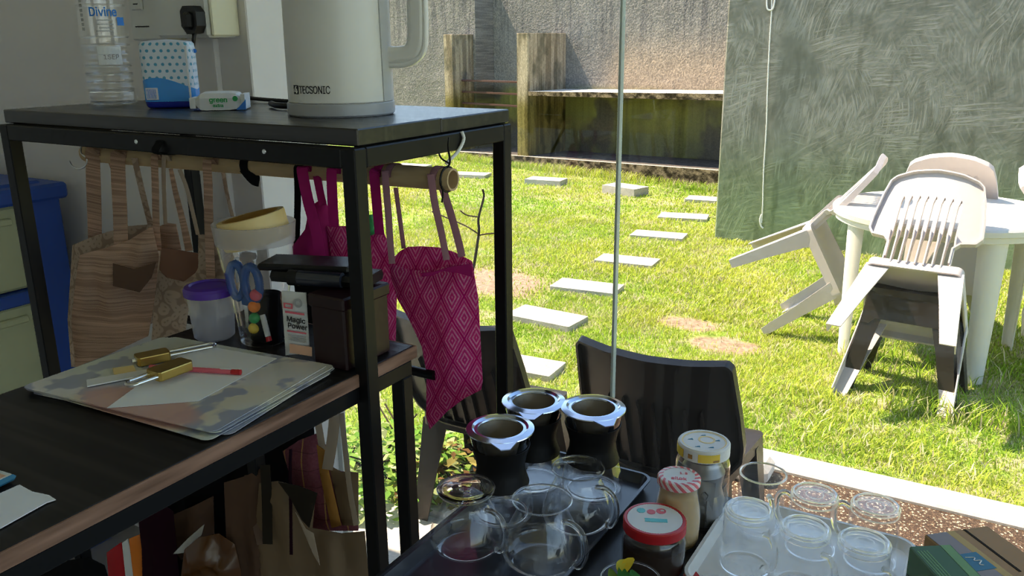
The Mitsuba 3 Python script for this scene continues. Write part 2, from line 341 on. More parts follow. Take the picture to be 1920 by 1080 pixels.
def f_wood(p, n, uv):
    g = fbm(p.x * 4, p.y * 60, p.z * 60, 3); return mix((0.005, 0.0045, 0.0045), (0.014, 0.011, 0.0095), smoothstep(0.35, 0.75, g))
def f_wood_b(p, n, uv): return 0.0012 * fbm(p.x * 5, p.y * 70, 2, 3)
scene['m_black_wood'] = {'type': 'twosided', 'bsdf': {'type': 'bumpmap', 'arbitrary': proc(f_wood_b), 'scale': 1.0, 'bsdf': {'type': 'principled', 'base_color': proc(f_wood), 'roughness': 0.30, 'specular': 0.75}}}
scene['m_desk_wood'] = {'type': 'twosided', 'bsdf': {'type': 'bumpmap', 'arbitrary': proc(f_wood_b), 'scale': 1.0, 'bsdf': {'type': 'principled', 'base_color': proc(f_wood), 'roughness': 0.42, 'specular': 0.3}}}
def f_edge(p, n, uv):
    g = fbm(p.x * 40, p.y * 9, p.z * 90, 3); b = fbm(p.x * 3, p.y * 6, 1, 2)
    return mix((0.11, 0.055, 0.035), (0.30, 0.17, 0.12), smoothstep(0.25, 0.75, 0.6 * g + 0.4 * b))
mat('m_raw_edge', proc(f_edge), 0.75, 0.2)
def f_pink(p, n, uv):
    a, b = uv.x * 26 + uv.y * 13, uv.x * 26 - uv.y * 13
    fa, fb = dr.abs(a - dr.floor(a) - 0.5), dr.abs(b - dr.floor(b) - 0.5)
    d = dr.maximum(fa, fb)
    ring = dr.abs(d * 6.5 - dr.floor(d * 6.5) - 0.5) * 2
    dots = noise(uv.x * 420, uv.y * 420, 1)
    c = mix((0.55, 0.045, 0.23), (0.78, 0.36, 0.52), smoothstep(0.35, 0.75, ring) * (0.45 + 0.6 * dots))
    return mix(c, (0.46, 0.018, 0.17), smoothstep(0.43, 0.47, d))
scene['m_pink_bag'] = {'type': 'principledthin', 'base_color': proc(f_pink), 'roughness': 0.7, 'diff_trans': 1.1}
def f_reed(p, n, uv):
    s = fbm(uv.x * 7, uv.y * 380, 3, 3); b = fbm(uv.x * 9, uv.y * 14, 1, 3)
    return mix((0.42, 0.255, 0.175), (0.64, 0.43, 0.31), smoothstep(0.25, 0.75, s)) * (0.7 + 0.5 * b)
scene['m_reed_bag'] = {'type': 'principledthin', 'base_color': proc(f_reed), 'roughness': 0.8, 'diff_trans': 0.5}
def f_floral(p, n, uv):
    d1, d2, r = voronoi(uv.x * 55 + 2 * noise(uv.x * 30, uv.y * 30), uv.y * 55)
    c = mix((0.55, 0.42, 0.32), (0.34, 0.23, 0.165), smoothstep(0.12, 0.3, dr.abs(d1 - 0.32)) * 0.8)
    return c * (0.75 + 0.5 * fbm(uv.x * 14, uv.y * 14, 4, 2))
scene['m_floral_bag'] = {'type': 'principledthin', 'base_color': proc(f_floral), 'roughness': 0.8, 'diff_trans': 0.4}
def f_plaid(p, n, uv):
    x = uv.x * 24; s = x - dr.floor(x); y = uv.y * 26; t = y - dr.floor(y)
    c = mix((0.20, 0.055, 0.075), (0.24, 0.08, 0.10), noise(uv.x * 300, uv.y * 300, 0))
    c = dr.select(s > 0.93, mi.Color3f(0.48, 0.26, 0.10), c)
    return dr.select(t > 0.94, c * 0.7, c)
mat('m_plaid', proc(f_plaid), 0.85, 0.15)
def f_mats(p, n, uv):
    d = fbm(uv.x * 7, uv.y * 7, 2, 4); e = fbm(uv.x * 24 + 4, uv.y * 24, 6, 3)
    c = mix((0.58, 0.56, 0.53), (0.50, 0.52, 0.46), smoothstep(0.45, 0.6, d)); c = mix(c, (0.58, 0.53, 0.41), smoothstep(0.5, 0.62, fbm(uv.x * 5 + 9, uv.y * 5, 1, 3)))
    c = mix(c, (0.25, 0.27, 0.36), smoothstep(0.57, 0.66, e) * 0.8)
    k = smoothstep(0.085, 0.06, dr.hypot((uv.x - 0.215) * 0.6, (uv.y - 0.045) * 1.6) + 0.02 * (e - 0.5))
    return mix(c, mi.Color3f(0.52, 0.30, 0.26), k * 0.9)
mat('m_mat', proc(f_mats), 0.25, 0.5)
def f_tissue(p, n, uv):
    y, x = uv.y, uv.x
    gx, gy = x * 75, y * 78; ox = gx + 0.5 * (dr.floor(gy) - 2 * dr.floor(dr.floor(gy) / 2))
    dx, dy = ox - dr.floor(ox) - 0.5, gy - dr.floor(gy) - 0.5
    dot = smoothstep(0.27, 0.2, dr.hypot(dx, dy))
    c = mix((0.55, 0.60, 0.68), (0.06, 0.26, 0.42), dot)
    wave = 0.046 + 0.012 * dr.sin(x * 34 - 1.1)
    c = dr.select(y < wave, mi.Color3f(0.035, 0.24, 0.62), c)
    return dr.select(y < 0.012, mi.Color3f(0.01, 0.02, 0.25), c)
mat('m_tissue', proc(f_tissue), 0.22, 0.6)
def f_gingham(p, n, uv):
    a = dr.floor((uv.x + uv.y) * 30); b = a - 2 * dr.floor(a / 2); return mix((0.62, 0.55, 0.55), (0.55, 0.03, 0.06), b * 0.85)
mat('m_gingham', proc(f_gingham), 0.35, 0.5)
def f_plate(p, n, uv):
    a = fbm(p.x * 60, p.y * 60, p.z * 30, 3); return mix((0.16, 0.13, 0.11), (0.50, 0.44, 0.37), smoothstep(0.35, 0.7, a))

mat('m_orange_cloth', (0.42, 0.20, 0.05), 0.85, 0.1)
mat('m_strap_brown', (0.17, 0.11, 0.085), 0.9, 0.1)
mat('m_box_orange', (0.62, 0.36, 0.24), 0.6, 0.3)
mat('m_black_gloss_table', (0.014, 0.014, 0.016), 0.34, 0.5)
mat('m_ochre', (0.40, 0.21, 0.04), 0.6, 0.3)
mat('m_pale_brown', (0.45, 0.30, 0.10), 0.5, 0.3)

# ------------------------------------------------------------------ the ground and the walls outdoors
struct('ground', cbox((-24, 1.69, -0.3), (9, 16, 0.0), 0.001), 'm_lawn', label='lawn soil with short patchy grass between the patio and the far wall')
struct('patio_floor', cbox((-1.44, 1.70, -0.05), (4, 2.842, 0.006), 0.001), 'm_pebble', label='brown pebble-wash patio floor between the curb and the window')
struct('concrete_apron', cbox((-9, 1.70, -0.05), (-1.44, 1.98, 0.008), 0.001), 'm_curb', label='pale concrete strip along the foot of the window')
curb = thing('patio_curb', 'low white concrete curb between the lawn and the brown pebble patio', 'curb')
labels[curb] = {'kind': 'structure', 'label': 'low white concrete curb between the lawn and the brown pebble patio'}
put('edge_strip', cbox((-1.58, 2.842, -0.05), (4, 2.979, 0.022), 0.008), 'm_curb', curb)
put('edge_strip', cbox((-1.58, 1.985, -0.05), (-1.44, 2.840, 0.022), 0.008), 'm_curb', curb)
tag(put('curb_block', cbox((-0.77, 2.70, 0.004), (-0.585, 2.835, 0.075), 0.02), 'm_curb'), 'small white concrete block beside the curb behind the upright glass', 'block')

WO, WU, WV = np.array([-5.267, 9.266]), np.array([0.974, -0.225]), np.array([0.225, 0.974])
def wbox(u0, u1, v0, v1, z0, z1, ch=0.004):
    m = cbox((u0, v0, z0), (u1, v1, z1), ch); V = m.vertices.copy()
    xy = WO + V[:, :1] * WU + V[:, 1:2] * WV; m.vertices = np.column_stack([xy, V[:, 2]]); return m
struct('wall_back', wbox(-1.33, 6.5, 0.78, 1.0, -0.2, 2.30), 'm_wall', label='weathered grey concrete boundary wall, mossy behind the shelf')
struct('wall_back_left', wbox(-17.0, -1.33, 0.44, 1.0, -0.2, 2.30), 'm_wall', label='streaked pale grey concrete wall standing forward of the mossy one')
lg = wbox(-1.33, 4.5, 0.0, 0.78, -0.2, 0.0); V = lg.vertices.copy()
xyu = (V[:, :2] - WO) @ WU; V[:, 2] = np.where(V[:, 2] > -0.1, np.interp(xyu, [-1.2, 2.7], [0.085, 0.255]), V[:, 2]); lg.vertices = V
struct('wall_ledge', lg, 'm_ledge_suntop', label='rough brown concrete plinth under the garden shelf')
for nm, a in (('pier', (-1.548, -1.372)), ('pier', (-0.207, -0.018))):
    tag(put('concrete_pier', wbox(a[0], a[1], 0.05, 0.44 if a[0] < -1 else 0.78, 0.08 if a[0] > -1 else -0.05, 1.61, 0.008), 'm_pier'), 'left concrete pier of the garden shelf, next to the streaked wall' if a[0] < -1 else 'concrete pier holding the left end of the garden shelf with sun-white colour on top', 'pier', None)
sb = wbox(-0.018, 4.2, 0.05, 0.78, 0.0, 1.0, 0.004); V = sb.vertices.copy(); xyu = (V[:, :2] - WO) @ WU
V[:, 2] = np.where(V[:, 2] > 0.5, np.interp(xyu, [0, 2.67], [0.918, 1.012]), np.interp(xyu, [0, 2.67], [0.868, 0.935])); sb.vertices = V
tag(put('concrete_shelf', sb, 'm_ledge_suntop'), 'sunlit concrete shelf slab spanning from the pier behind the green wall', 'shelf')  # bright top is sunlight put into the material colour
for i, z in enumerate((1.015, 0.865, 0.715)):
    tag(put('wooden_slat', wbox(-1.372, -0.207, 0.20, 0.26, z - 0.012, z + 0.012, 0.002), 'm_slat'), ['topmost', 'middle', 'lowest'][i] + ' of three thin brown slats between the two concrete piers', 'slat', None)
gw = thing('garden_screen_wall', 'x', 'wall'); labels[gw] = {'kind': 'structure', 'label': 'tall grey-green trowelled plaster wall behind the white table'}
put('plaster_face', cbox((-1.945, 6.41, -0.2), (6.5, 6.62, 2.75), 0.012), 'm_green_wall', gw)
st = [(-1.6490, 6.4020, 1.9890), (-1.6250, 6.4000, 1.7310), (-1.6220, 6.4020, 1.4830), (-1.6120, 6.4020, 1.1470), (-1.6000, 6.4020, 0.8780), (-1.5960, 6.4020, 0.5630), (-1.5830, 6.4020, 0.2810), (-1.5830, 6.4020, 0.1660)]
sm = [tube(st, 0.005, 6, smoothn=5), tube([(-1.6650, 6.3980, 1.8110), (-1.6570, 6.3950, 1.7250), (-1.6330, 6.3950, 1.7060), (-1.6120, 6.3950, 1.7240), (-1.6050, 6.3980, 1.8090)], 0.006, 6, smoothn=4)]
sm.append(tube([(-1.5870, 6.4000, 0.2310), (-1.5950, 6.3980, 0.1900), (-1.5840, 6.4000, 0.1410), (-1.5670, 6.4020, 0.1260)], 0.007, 6, smoothn=4))
tag(put('wall_string', cat(sm), 'm_string', smooth=40), 'thin white string hanging down the grey-green wall', 'string')

# ------------------------------------------------------------------ stepping stones
def stone(pts, h, label):
    P = np.array(pts)[:, :2]; m = extr(Polygon(P).buffer(-0.006).buffer(0.006, quad_segs=2), h + 0.05); m.apply_translation((0, 0, -0.05))
    tag(put('stepping_stone', m, 'm_stone'), label, 'stepping stone')
    STONES.append(Polygon(P))
STONES = []
def stone4(a, d, h, label):      # front edge a -> b on the lawn, depth d
    a, b = np.array(a[0][:2]), np.array(a[1][:2]); e = (b - a) / np.linalg.norm(b - a); n = np.array([-e[1], e[0]])
    b = a + e * 0.42; stone([a, b, b + n * d, a + n * d], h, label)
stone4(((-2.3470, 3.8670, 0.0000), (-1.9580, 3.8440, 0.0000)), 0.22, 0.035, 'stepping stone beside the black rack leg, second nearest in the row')
stone4(((-2.3990, 4.5070, 0.0000), (-1.9970, 4.5450, 0.0000)), 0.22, 0.03, 'stepping stone crossed by the glass joint, third in the row')
stone4(((-2.4470, 5.2570, 0.0000), (-2.0430, 5.2960, 0.0000)), 0.22, 0.025, 'stepping stone just right of the glass joint, fourth in the row')
stone4(((-2.5440, 6.1280, 0.0000), (-2.1340, 6.1800, 0.0000)), 0.22, 0.025, 'fifth stepping stone in the row, left of the green wall foot')
stone4(((-2.6080, 6.9070, 0.0000), (-2.1920, 7.0000, 0.0000)), 0.24, 0.025, 'sixth stepping stone, touching the left edge of the green wall')
stone4(((-2.6890, 7.8240, 0.0000), (-2.2990, 7.8720, -0.0000)), 0.24, 0.03, 'stepping stone half hidden behind the green wall')
stone4(((-3.6100, 7.9200, 0.0000), (-3.1670, 7.8030, 0.0000)), 0.24, 0.085, 'thick raised stepping stone just left of the glass joint near the plinth')
stone4(((-4.5890, 8.0250, 0.0000), (-4.2010, 8.0660, 0.0000)), 0.24, 0.06, 'thick stepping stone right of the rack leg near the plinth')
stone4(((-5.5950, 8.0630, 0.0000), (-5.1620, 8.1530, 0.0000)), 0.24, 0.04, 'stepping stone left of the rack leg, right of the pipe end')
stone4(((-6.6530, 8.3450, 0.0000), (-6.1380, 8.4040, 0.0000)), 0.24, 0.04, 'far stepping stone seen just above the cardboard pipe')
stone4(((-2.1150, 3.1590, -0.0000), (-1.8360, 3.1770, 0.0000)), 0.20, 0.03, 'nearest stepping stone, mostly hidden by the rack leg')

# ------------------------------------------------------------------ grass
def blades(n, x0, x1, y0, y1, hmin, hmax, w, keep=None):
    x, y = rng.uniform(x0, x1, n), rng.uniform(y0, y1, n)
    k = np.ones(n, bool)
    for s in STONES: k &= ~shapely.contains_xy(s.buffer(0.012), x, y)
    dens = meshkit.fbm(np.column_stack([x * 3.1, y * 3.1, x * 0]), 3, 3)
    bare = np.maximum(1 - np.hypot((x + 2.86) / 0.55, (y - 4.5) / 0.38), np.maximum(1 - np.hypot((x + 1.15) / 0.24, (y - 4.06) / 0.16), 1 - np.hypot((x + 1.42) / 0.22, (y - 4.3) / 0.14)))
    k &= (rng.random(n) < np.clip(1.5 * dens, 0.25, 1)) & (rng.random(n) > np.clip(bare * 2.5, 0, 0.93))
    inwall = ((np.column_stack([x, y]) - WO) @ WV > -0.02); k &= ~inwall; k &= ~((x > -1.96) & (y > 6.39))
    k &= ~((y < 2.985) & (x > -1.59)) & ~(y < 1.99)
    x, y = x[k], y[k]; n = len(x)
    big = meshkit.fbm(np.column_stack([x * 1.3, y * 1.3, x * 0 + 4]), 3, 8); fine = meshkit.noise(np.column_stack([x * 11, y * 11, x * 0]), 2)
    h = rng.uniform(hmin, hmax, n) * (0.6 + 0.9 * big); a = rng.uniform(0, 2 * np.pi, n); lean = rng.uniform(0.3, 1.5, n) * h
    ww = w * rng.uniform(0.6, 1.3, n); d = np.column_stack([np.cos(a), np.sin(a)]); p = np.column_stack([-d[:, 1], d[:, 0]])
    def v(off, side, z): return np.column_stack([x + d[:, 0] * off + p[:, 0] * side, y + d[:, 1] * off + p[:, 1] * side, z])
    A = [v(0, -ww / 2, -0.004 + 0 * h), v(0, ww / 2, -0.004 + 0 * h), v(lean * 0.4, -ww * 0.4, h * 0.62), v(lean * 0.4, ww * 0.4, h * 0.62), v(lean, 0 * ww, h)]
    Vx = np.stack(A, 1).reshape(-1, 3); o = np.arange(n)[:, None] * 5
    F = np.concatenate([o + [0, 1, 3], o + [0, 3, 2], o + [2, 3, 4]])
    t = np.clip(rng.normal(0.5, 0.22, n) + (big - 0.5) * 1.6, 0, 1)[:, None]; s = (rng.random(n) < 0.16 + 0.45 * np.clip(fine - 0.5, 0, 1) * 2)[:, None]
    C = (1 - t) * np.array([[0.29, 0.49, 0.045]]) + t * np.array([[0.58, 0.63, 0.10]]); C = np.where(s, np.array([[0.68, 0.63, 0.42]]), C) * rng.uniform(0.55, 1.3, (n, 1))
    return Vx, F, np.repeat(np.clip(C, 0, 0.95), 5, 0)
parts = [blades(125000, -2.3, 1.0, 2.98, 4.6, 0.008, 0.023, 0.0036), blades(40000, -3.6, -1.59, 1.99, 4.6, 0.012, 0.034, 0.0045), blades(170000, -4.4, 1.2, 4.4, 6.6, 0.010, 0.028, 0.0055),
         blades(95000, -7.4, -1.9, 6.4, 9.9, 0.012, 0.032, 0.0075), blades(42000, -7.0, -3.4, 3.6, 6.8, 0.012, 0.032, 0.007)]
# taller tufts at the feet of the walls and of the furniture
def tufts(n, cx, cy, sx, sy, hmin, hmax):
    return blades(n, cx - sx, cx + sx, cy - sy, cy + sy, hmin, hmax, 0.006)
parts += [tufts(900, -0.05, 3.70, 0.3, 0.12, 0.06, 0.11), tufts(500, -0.25, 4.3, 0.4, 0.3, 0.05, 0.10), tufts(1500, -0.4, 3.35, 0.5, 0.3, 0.025, 0.045)]
for u in np.arange(-1.2, 3.3, 0.25):
    q = WO + u * WU - 0.12 * WV; parts.append(tufts(420, q[0], q[1], 0.14, 0.12, 0.05, 0.10))
off, Vs, Fs, Cs = 0, [], [], []
for Vx, F, C in parts: Vs.append(Vx); Fs.append(F + off); Cs.append(C); off += len(Vx)
GV, GF, GC = np.vstack(Vs), np.vstack(Fs), np.vstack(Cs)
tag(put('grass', trimesh.Trimesh(GV, GF, process=False), 'm_leaf', smooth=True, color=GC, kind='stuff'), 'short yellow-green lawn grass with dry blades', 'grass')

def leafy(name, cx, cy, r, n, hgt, size, cols, label, catg='plant', seed=1):
    g = np.random.default_rng(seed); V, F, C = [], [], []
    for k in range(n):
        a, q = g.uniform(0, 2 * np.pi), r * math.sqrt(g.random()); x, y = cx + q * math.cos(a), cy + q * math.sin(a)
        z = g.uniform(0.15, 1.0) * hgt * (1 - 0.5 * (q / r) ** 2); L = size * g.uniform(0.6, 1.3); b = g.uniform(0, 2 * np.pi); tl = g.uniform(-0.5, 0.7)
        d = np.array([math.cos(b) * math.cos(tl), math.sin(b) * math.cos(tl), math.sin(tl)]); s = np.array([-math.sin(b), math.cos(b), 0]) * L * 0.32
        p = np.array([x, y, z]); o = len(V); V += [p, p + d * L * 0.5 + s, p + d * L + [0, 0, -0.2 * L], p + d * L * 0.5 - s]; F += [[o, o + 1, o + 2], [o, o + 2, o + 3]]
        c = np.array(cols[g.integers(len(cols))]) * g.uniform(0.7, 1.2); C += [c] * 4
    t = thing(name, label, catg)
    put('leaves', trimesh.Trimesh(np.array(V), np.array(F), process=False), 'm_leaf', t, smooth=True, color=np.clip(np.array(C), 0, 0.95), kind='stuff')
    st = [tube([(cx, cy, -0.01), (cx + g.uniform(-1, 1) * r * 0.5, cy + g.uniform(-1, 1) * r * 0.5, hgt * 0.4), (cx + g.uniform(-1, 1) * r, cy + g.uniform(-1, 1) * r, hgt * 0.8)], 0.003, 5, smoothn=3) for _ in range(7)]
    put('stems', cat(st), 'm_twig', t, smooth=True, kind='stuff')
leafy('leafy_plant', *(-1.7550, 2.1170), 0.30, 900, 0.20, 0.045, [(0.20, 0.42, 0.07), (0.30, 0.48, 0.10), (0.45, 0.54, 0.26), (0.26, 0.40, 0.09)], 'low leafy green plant seen between the front rack leg and the desk leg', seed=3)
leafy('leafy_plant', *(-1.5450, 2.1720), 0.20, 420, 0.16, 0.045, [(0.22, 0.13, 0.06), (0.22, 0.32, 0.07), (0.34, 0.30, 0.10)], 'brown and yellow low plant just above the lidded glass server', seed=4)
leafy('weed', -7.1, 9.45, 0.22, 130, 0.30, 0.10, [(0.50, 0.52, 0.10), (0.38, 0.44, 0.10)], 'yellow-green weed at the foot of the streaked wall left of the pier', seed=5)
tw = thing('bare_sapling', 'thin leafless sapling standing in the lawn beside the pink bag', 'sapling')
put('trunk', tube([(-1.9860, 3.0000, 0.5200), (-1.9670, 3.0000, 0.5830), (-1.9420, 3.0000, 0.7160), (-1.9430, 3.0000, 0.7750), (-1.9140, 3.0000, 0.8700), (-1.9190, 3.0000, 0.9040)], 0.0065, 7, smoothn=4, scale=np.linspace(1.1, 0.6, 21)), 'm_twig', tw, smooth=True)
for q in ([(-1.9480, 3.0000, 0.7090), (-2.0320, 3.0200, 0.7340), (-2.2240, 3.0500, 0.7710)], [(-1.9400, 3.0000, 0.7820), (-2.0030, 3.0000, 0.7850), (-2.0360, 3.0000, 0.8010)], [(-1.9420, 3.0000, 0.7020), (-1.8830, 2.9800, 0.7190), (-1.7720, 2.9500, 0.7410)]):
    put('twig', tube(q, 0.0032, 6, smoothn=4), 'm_twig', tw, smooth=True)
put('stem_base', tube([(-1.9860, 3.0000, 0.5200), (-2.0000, 3.0000, 0.4070), (-1.9000, 3.0, 0.0)], 0.0075, 7, smoothn=4), 'm_twig', tw, smooth=True)

# ------------------------------------------------------------------ garden chairs and table
def back_bend(P, w):
    u, v = P[:, 0], P[:, 1]; rec = math.radians(20); cz = 0.85 * u * u
    y = -0.205 - v * math.sin(rec) + cz - w * math.cos(rec) * -1.0; z = 0.425 + v * math.cos(rec) + w * math.sin(rec)
    return np.column_stack([u, y, z])
half = [(0.128, 0.0), (0.128, 0.10), (0.150, 0.128), (0.205, 0.150), (0.226, 0.185), (0.222, 0.25), (0.205, 0.36), (0.188, 0.425), (0.165, 0.445), (0.10, 0.462), (0.0, 0.470)]
outline = Polygon(half + [(-x, y) for x, y in half[::-1]]).buffer(-0.012).buffer(0.012, quad_segs=4)
slots = []
for k in range(8):
    c = (k - 3.5) * 0.0325
    slots.append(Polygon([(c - 0.0125, 0.012), (c + 0.0125, 0.012), (c + 0.0125, 0.10), (c + 0.0078, 0.165), (c + 0.0085, 0.31), (c, 0.350), (c - 0.0078, 0.31), (c - 0.0078, 0.165), (c - 0.0125, 0.10)]))
plate = outline.difference(shapely.union_all(slots))
bm = slab(plate, 0.022, 0.006, back_bend)
sl = shapely.union_all(slots); lips = sl.buffer(0.0025).difference(sl).intersection(outline)
bm = cat([bm] + [slab(g, 0.012, 0.022, lambda P, w: back_bend(P, w + 0.008)) for g in getattr(lips, 'geoms', [lips])])
def rim_bend(P, w): return back_bend(P, w - 0.012)
ring = outline.difference(outline.buffer(-0.007)).difference(Polygon([(-0.14, -0.1), (0.14, -0.1), (0.14, 0.03), (-0.14, 0.03)]))
bm = cat([bm] + [slab(g, 0.02, 0.026, rim_bend) for g in getattr(ring, 'geoms', [ring])])
def brown_back():
    h = [(0.100, 0.0), (0.150, 0.012), (0.205, 0.045), (0.240, 0.10), (0.246, 0.16), (0.240, 0.28), (0.226, 0.44), (0.212, 0.458), (0.12, 0.448), (0.0, 0.444)]
    o = Polygon(h + [(-x, y) for x, y in h[::-1]]).buffer(-0.012).buffer(0.012, quad_segs=4); rg = o.difference(o.buffer(-0.008))
    ribs = [slab(Polygon([(c - 0.004, 0.02), (c + 0.004, 0.02), (c + 0.004, 0.25), (c, 0.275), (c - 0.004, 0.25)]), 0.03, 0.016, lambda P, w: back_bend(P, w - 0.008)) for c in (np.arange(7) - 3) * 0.046]
    return cat([slab(o, 0.025, 0.006, back_bend)] + [slab(g, 0.02, 0.024, rim_bend) for g in getattr(rg, 'geoms', [rg])] + ribs)
fins = [slab(Polygon([(c - 0.0028, 0.0), (c + 0.0028, 0.0), (c + 0.0028, 0.12), (c, 0.17), (c - 0.0028, 0.12)]), 0.02, 0.022, lambda P, w: back_bend(P, w - 0.010)) for c in (np.arange(9) - 4) * 0.0325]
CH_BACK = mikit.ply(cat([bm] + fins), 'm_chair_white', smooth=35); CH_BACK_B = mikit.ply(brown_back(), 'm_chair_brown', smooth=35)
so = Polygon([(-0.185, -0.215), (0.185, -0.215), (0.215, 0.16), (0.19, 0.215), (-0.19, 0.215), (-0.215, 0.16)]).buffer(-0.03).buffer(0.03, quad_segs=5)
def seat_bend(P, w):
    z = 0.425 + w - 0.020 * np.exp(-((P[:, 0] / 0.14) ** 2 + ((P[:, 1] + 0.03) / 0.15) ** 2)) - 0.02 * np.clip((P[:, 1] - 0.15) / 0.07, 0, 1) ** 2 + 0.012
    return np.column_stack([P, z])
seat = cat([slab(so, 0.03, 0.006, seat_bend), slab(so.difference(so.buffer(-0.007)), 0.03, 0.042, lambda P, w: seat_bend(P, w - 0.020))])
CH_SEAT = mikit.ply(seat, 'm_chair_white', smooth=35); CH_SEAT_B = dict(CH_SEAT, bsdf={'type': 'ref', 'id': 'm_chair_brown'})
def leg_mesh(sx, sy):
    def sec(wx, wy, t, cx, cy, z): # L open to the inside
        return [(cx, cy, z), (cx - sx * wx, cy, z), (cx - sx * wx, cy - sy * t, z), (cx - sx * t, cy - sy * t, z), (cx - sx * t, cy - sy * wy, z), (cx, cy - sy * wy, z)]
    top, bot = (0.212 if sy > 0 else 0.19, 0.172 if sy > 0 else 0.200), (0.240, 0.228 if sy > 0 else 0.215)
    V = np.array(sec(0.10, 0.085, 0.0055, sx * top[0], sy * top[1], 0.415) + sec(0.075, 0.06, 0.005, sx * (top[0] + bot[0]) / 2, sy * (top[1] + bot[1]) / 2, 0.2) + sec(0.058, 0.045, 0.005, sx * bot[0], sy * bot[1], 0.0))
    F = []
    for L in (0, 6):
        for i in range(6):
            j = (i + 1) % 6; F += [[L + i, L + j, L + j + 6], [L + i, L + j + 6, L + i + 6]]
    for o, fl in ((0, False), (12, True)):
        for tri in ([0, 1, 2], [0, 2, 3], [0, 3, 4], [0, 4, 5]): F.append([o + q for q in (tri[::-1] if fl else tri)])
    m = trimesh.Trimesh(V, F, process=False)
    if m.volume < 0: m.invert()
    return m
CH_LEGS = [mikit.ply(leg_mesh(sx, sy), 'm_chair_white', smooth=False) for sy in (1, -1) for sx in (-1, 1)]
CH_LEGS_B = [dict(l, bsdf={'type': 'ref', 'id': 'm_chair_brown'}) for l in CH_LEGS]
def chair(label, group, x, y, yaw, tilt=0.0, brown=False, scale=1.0, z=0.0, pivot=0.228):
    t = thing('garden_chair', label, 'chair', group)
    M = T().translate([x, y, z]).rotate([0, 0, 1], yaw).rotate([1, 0, 0], -tilt).scale(scale).translate([0, -pivot, 0])
    put('seat', CH_SEAT_B if brown else CH_SEAT, None, t, tw=M); put('backrest', CH_BACK_B if brown else CH_BACK, None, t, tw=M)
    for l in (CH_LEGS_B if brown else CH_LEGS): put('leg', l, None, t, tw=M)
chair('white plastic chair tipped against the near side of the table, slotted back towards us', None, -0.310, 3.660, -5, 61)
chair('white plastic chair tipped against the left rim of the table, seen from its side', None, -1.013, 4.545, -88, 61)
chair('white plastic chair leaning on the far table rim, only its back top showing', None, -0.262, 5.200, 180, 61)
chair('white plastic chair leaning on the table from the right, at the frame edge', None, 0.50, 4.43, 90, 61)
chair('dark brown plastic chair with its back to the window right of the glass joint', None, -0.708, 2.150, 1.0, 0, True, 0.90, 0.006, 0.0)
chair('dark brown plastic chair behind the pink bag and the rack leg', None, -1.335, 2.145, 4, 0, True, 0.88, 0.006, 0.0)
stl = thing('plastic_stool', 'dark plastic stool standing under the tipped white chair on the near side of the table', 'stool')
def stool_leg(sx, sy):
    def sec(w, t, cx, cy, z): return [(cx, cy, z), (cx - sx * w, cy, z), (cx - sx * w, cy - sy * t, z), (cx - sx * t, cy - sy * t, z), (cx - sx * t, cy - sy * w, z), (cx, cy - sy * w, z)]
    V = np.array(sec(0.095, 0.005, sx * 0.165, sy * 0.098, 0.46) + sec(0.070, 0.005, sx * 0.20, sy * 0.122, 0.23) + sec(0.055, 0.005, sx * 0.235, sy * 0.147, 0.0)); F = []
    for L in (0, 6):
        for i in range(6): j = (i + 1) % 6; F += [[L + i, L + j, L + j + 6], [L + i, L + j + 6, L + i + 6]]
    for o, fl in ((0, False), (12, True)):
        for tri in ([0, 1, 2], [0, 2, 3], [0, 3, 4], [0, 4, 5]): F.append([o + q for q in (tri[::-1] if fl else tri)])
    m = trimesh.Trimesh(V, F, process=False)
    if m.volume < 0: m.invert()
    return m
MS = T().translate([-0.285, 3.905, 0]).rotate([0, 0, 1], -7)
put('seat', cat([slab(rrect(0.345, 0.205, 0.04), 0.04, 0.008, lambda P, w: np.column_stack([P, 0.466 + w - 0.008 * np.exp(-(P ** 2).sum(1) / 0.01)])), slab(rrect(0.345, 0.205, 0.04).difference(rrect(0.333, 0.193, 0.035)), 0.03, 0.05, lambda P, w: np.column_stack([P, 0.445 + w + 0 * P[:, 0]]))]), 'm_chair_brown', stl, smooth=35, tw=MS)
ap = Polygon([(-0.168, 0.45), (0.168, 0.45), (0.185, 0.31), (0.150, 0.31), (0.125, 0.335), (-0.125, 0.335), (-0.150, 0.31), (-0.185, 0.31)])
for sy in (-1, 1): put('apron', slab(ap, 0.05, 0.005, lambda P, w, sy=sy: np.column_stack([P[:, 0], sy * (0.099 + (0.45 - P[:, 1]) * 0.108) + w, P[:, 1]])), 'm_chair_brown', stl, smooth=35, tw=MS)
for sx in (-1, 1):
    for sy in (-1, 1): put('leg', stool_leg(sx, sy), 'm_chair_brown', stl, tw=MS)

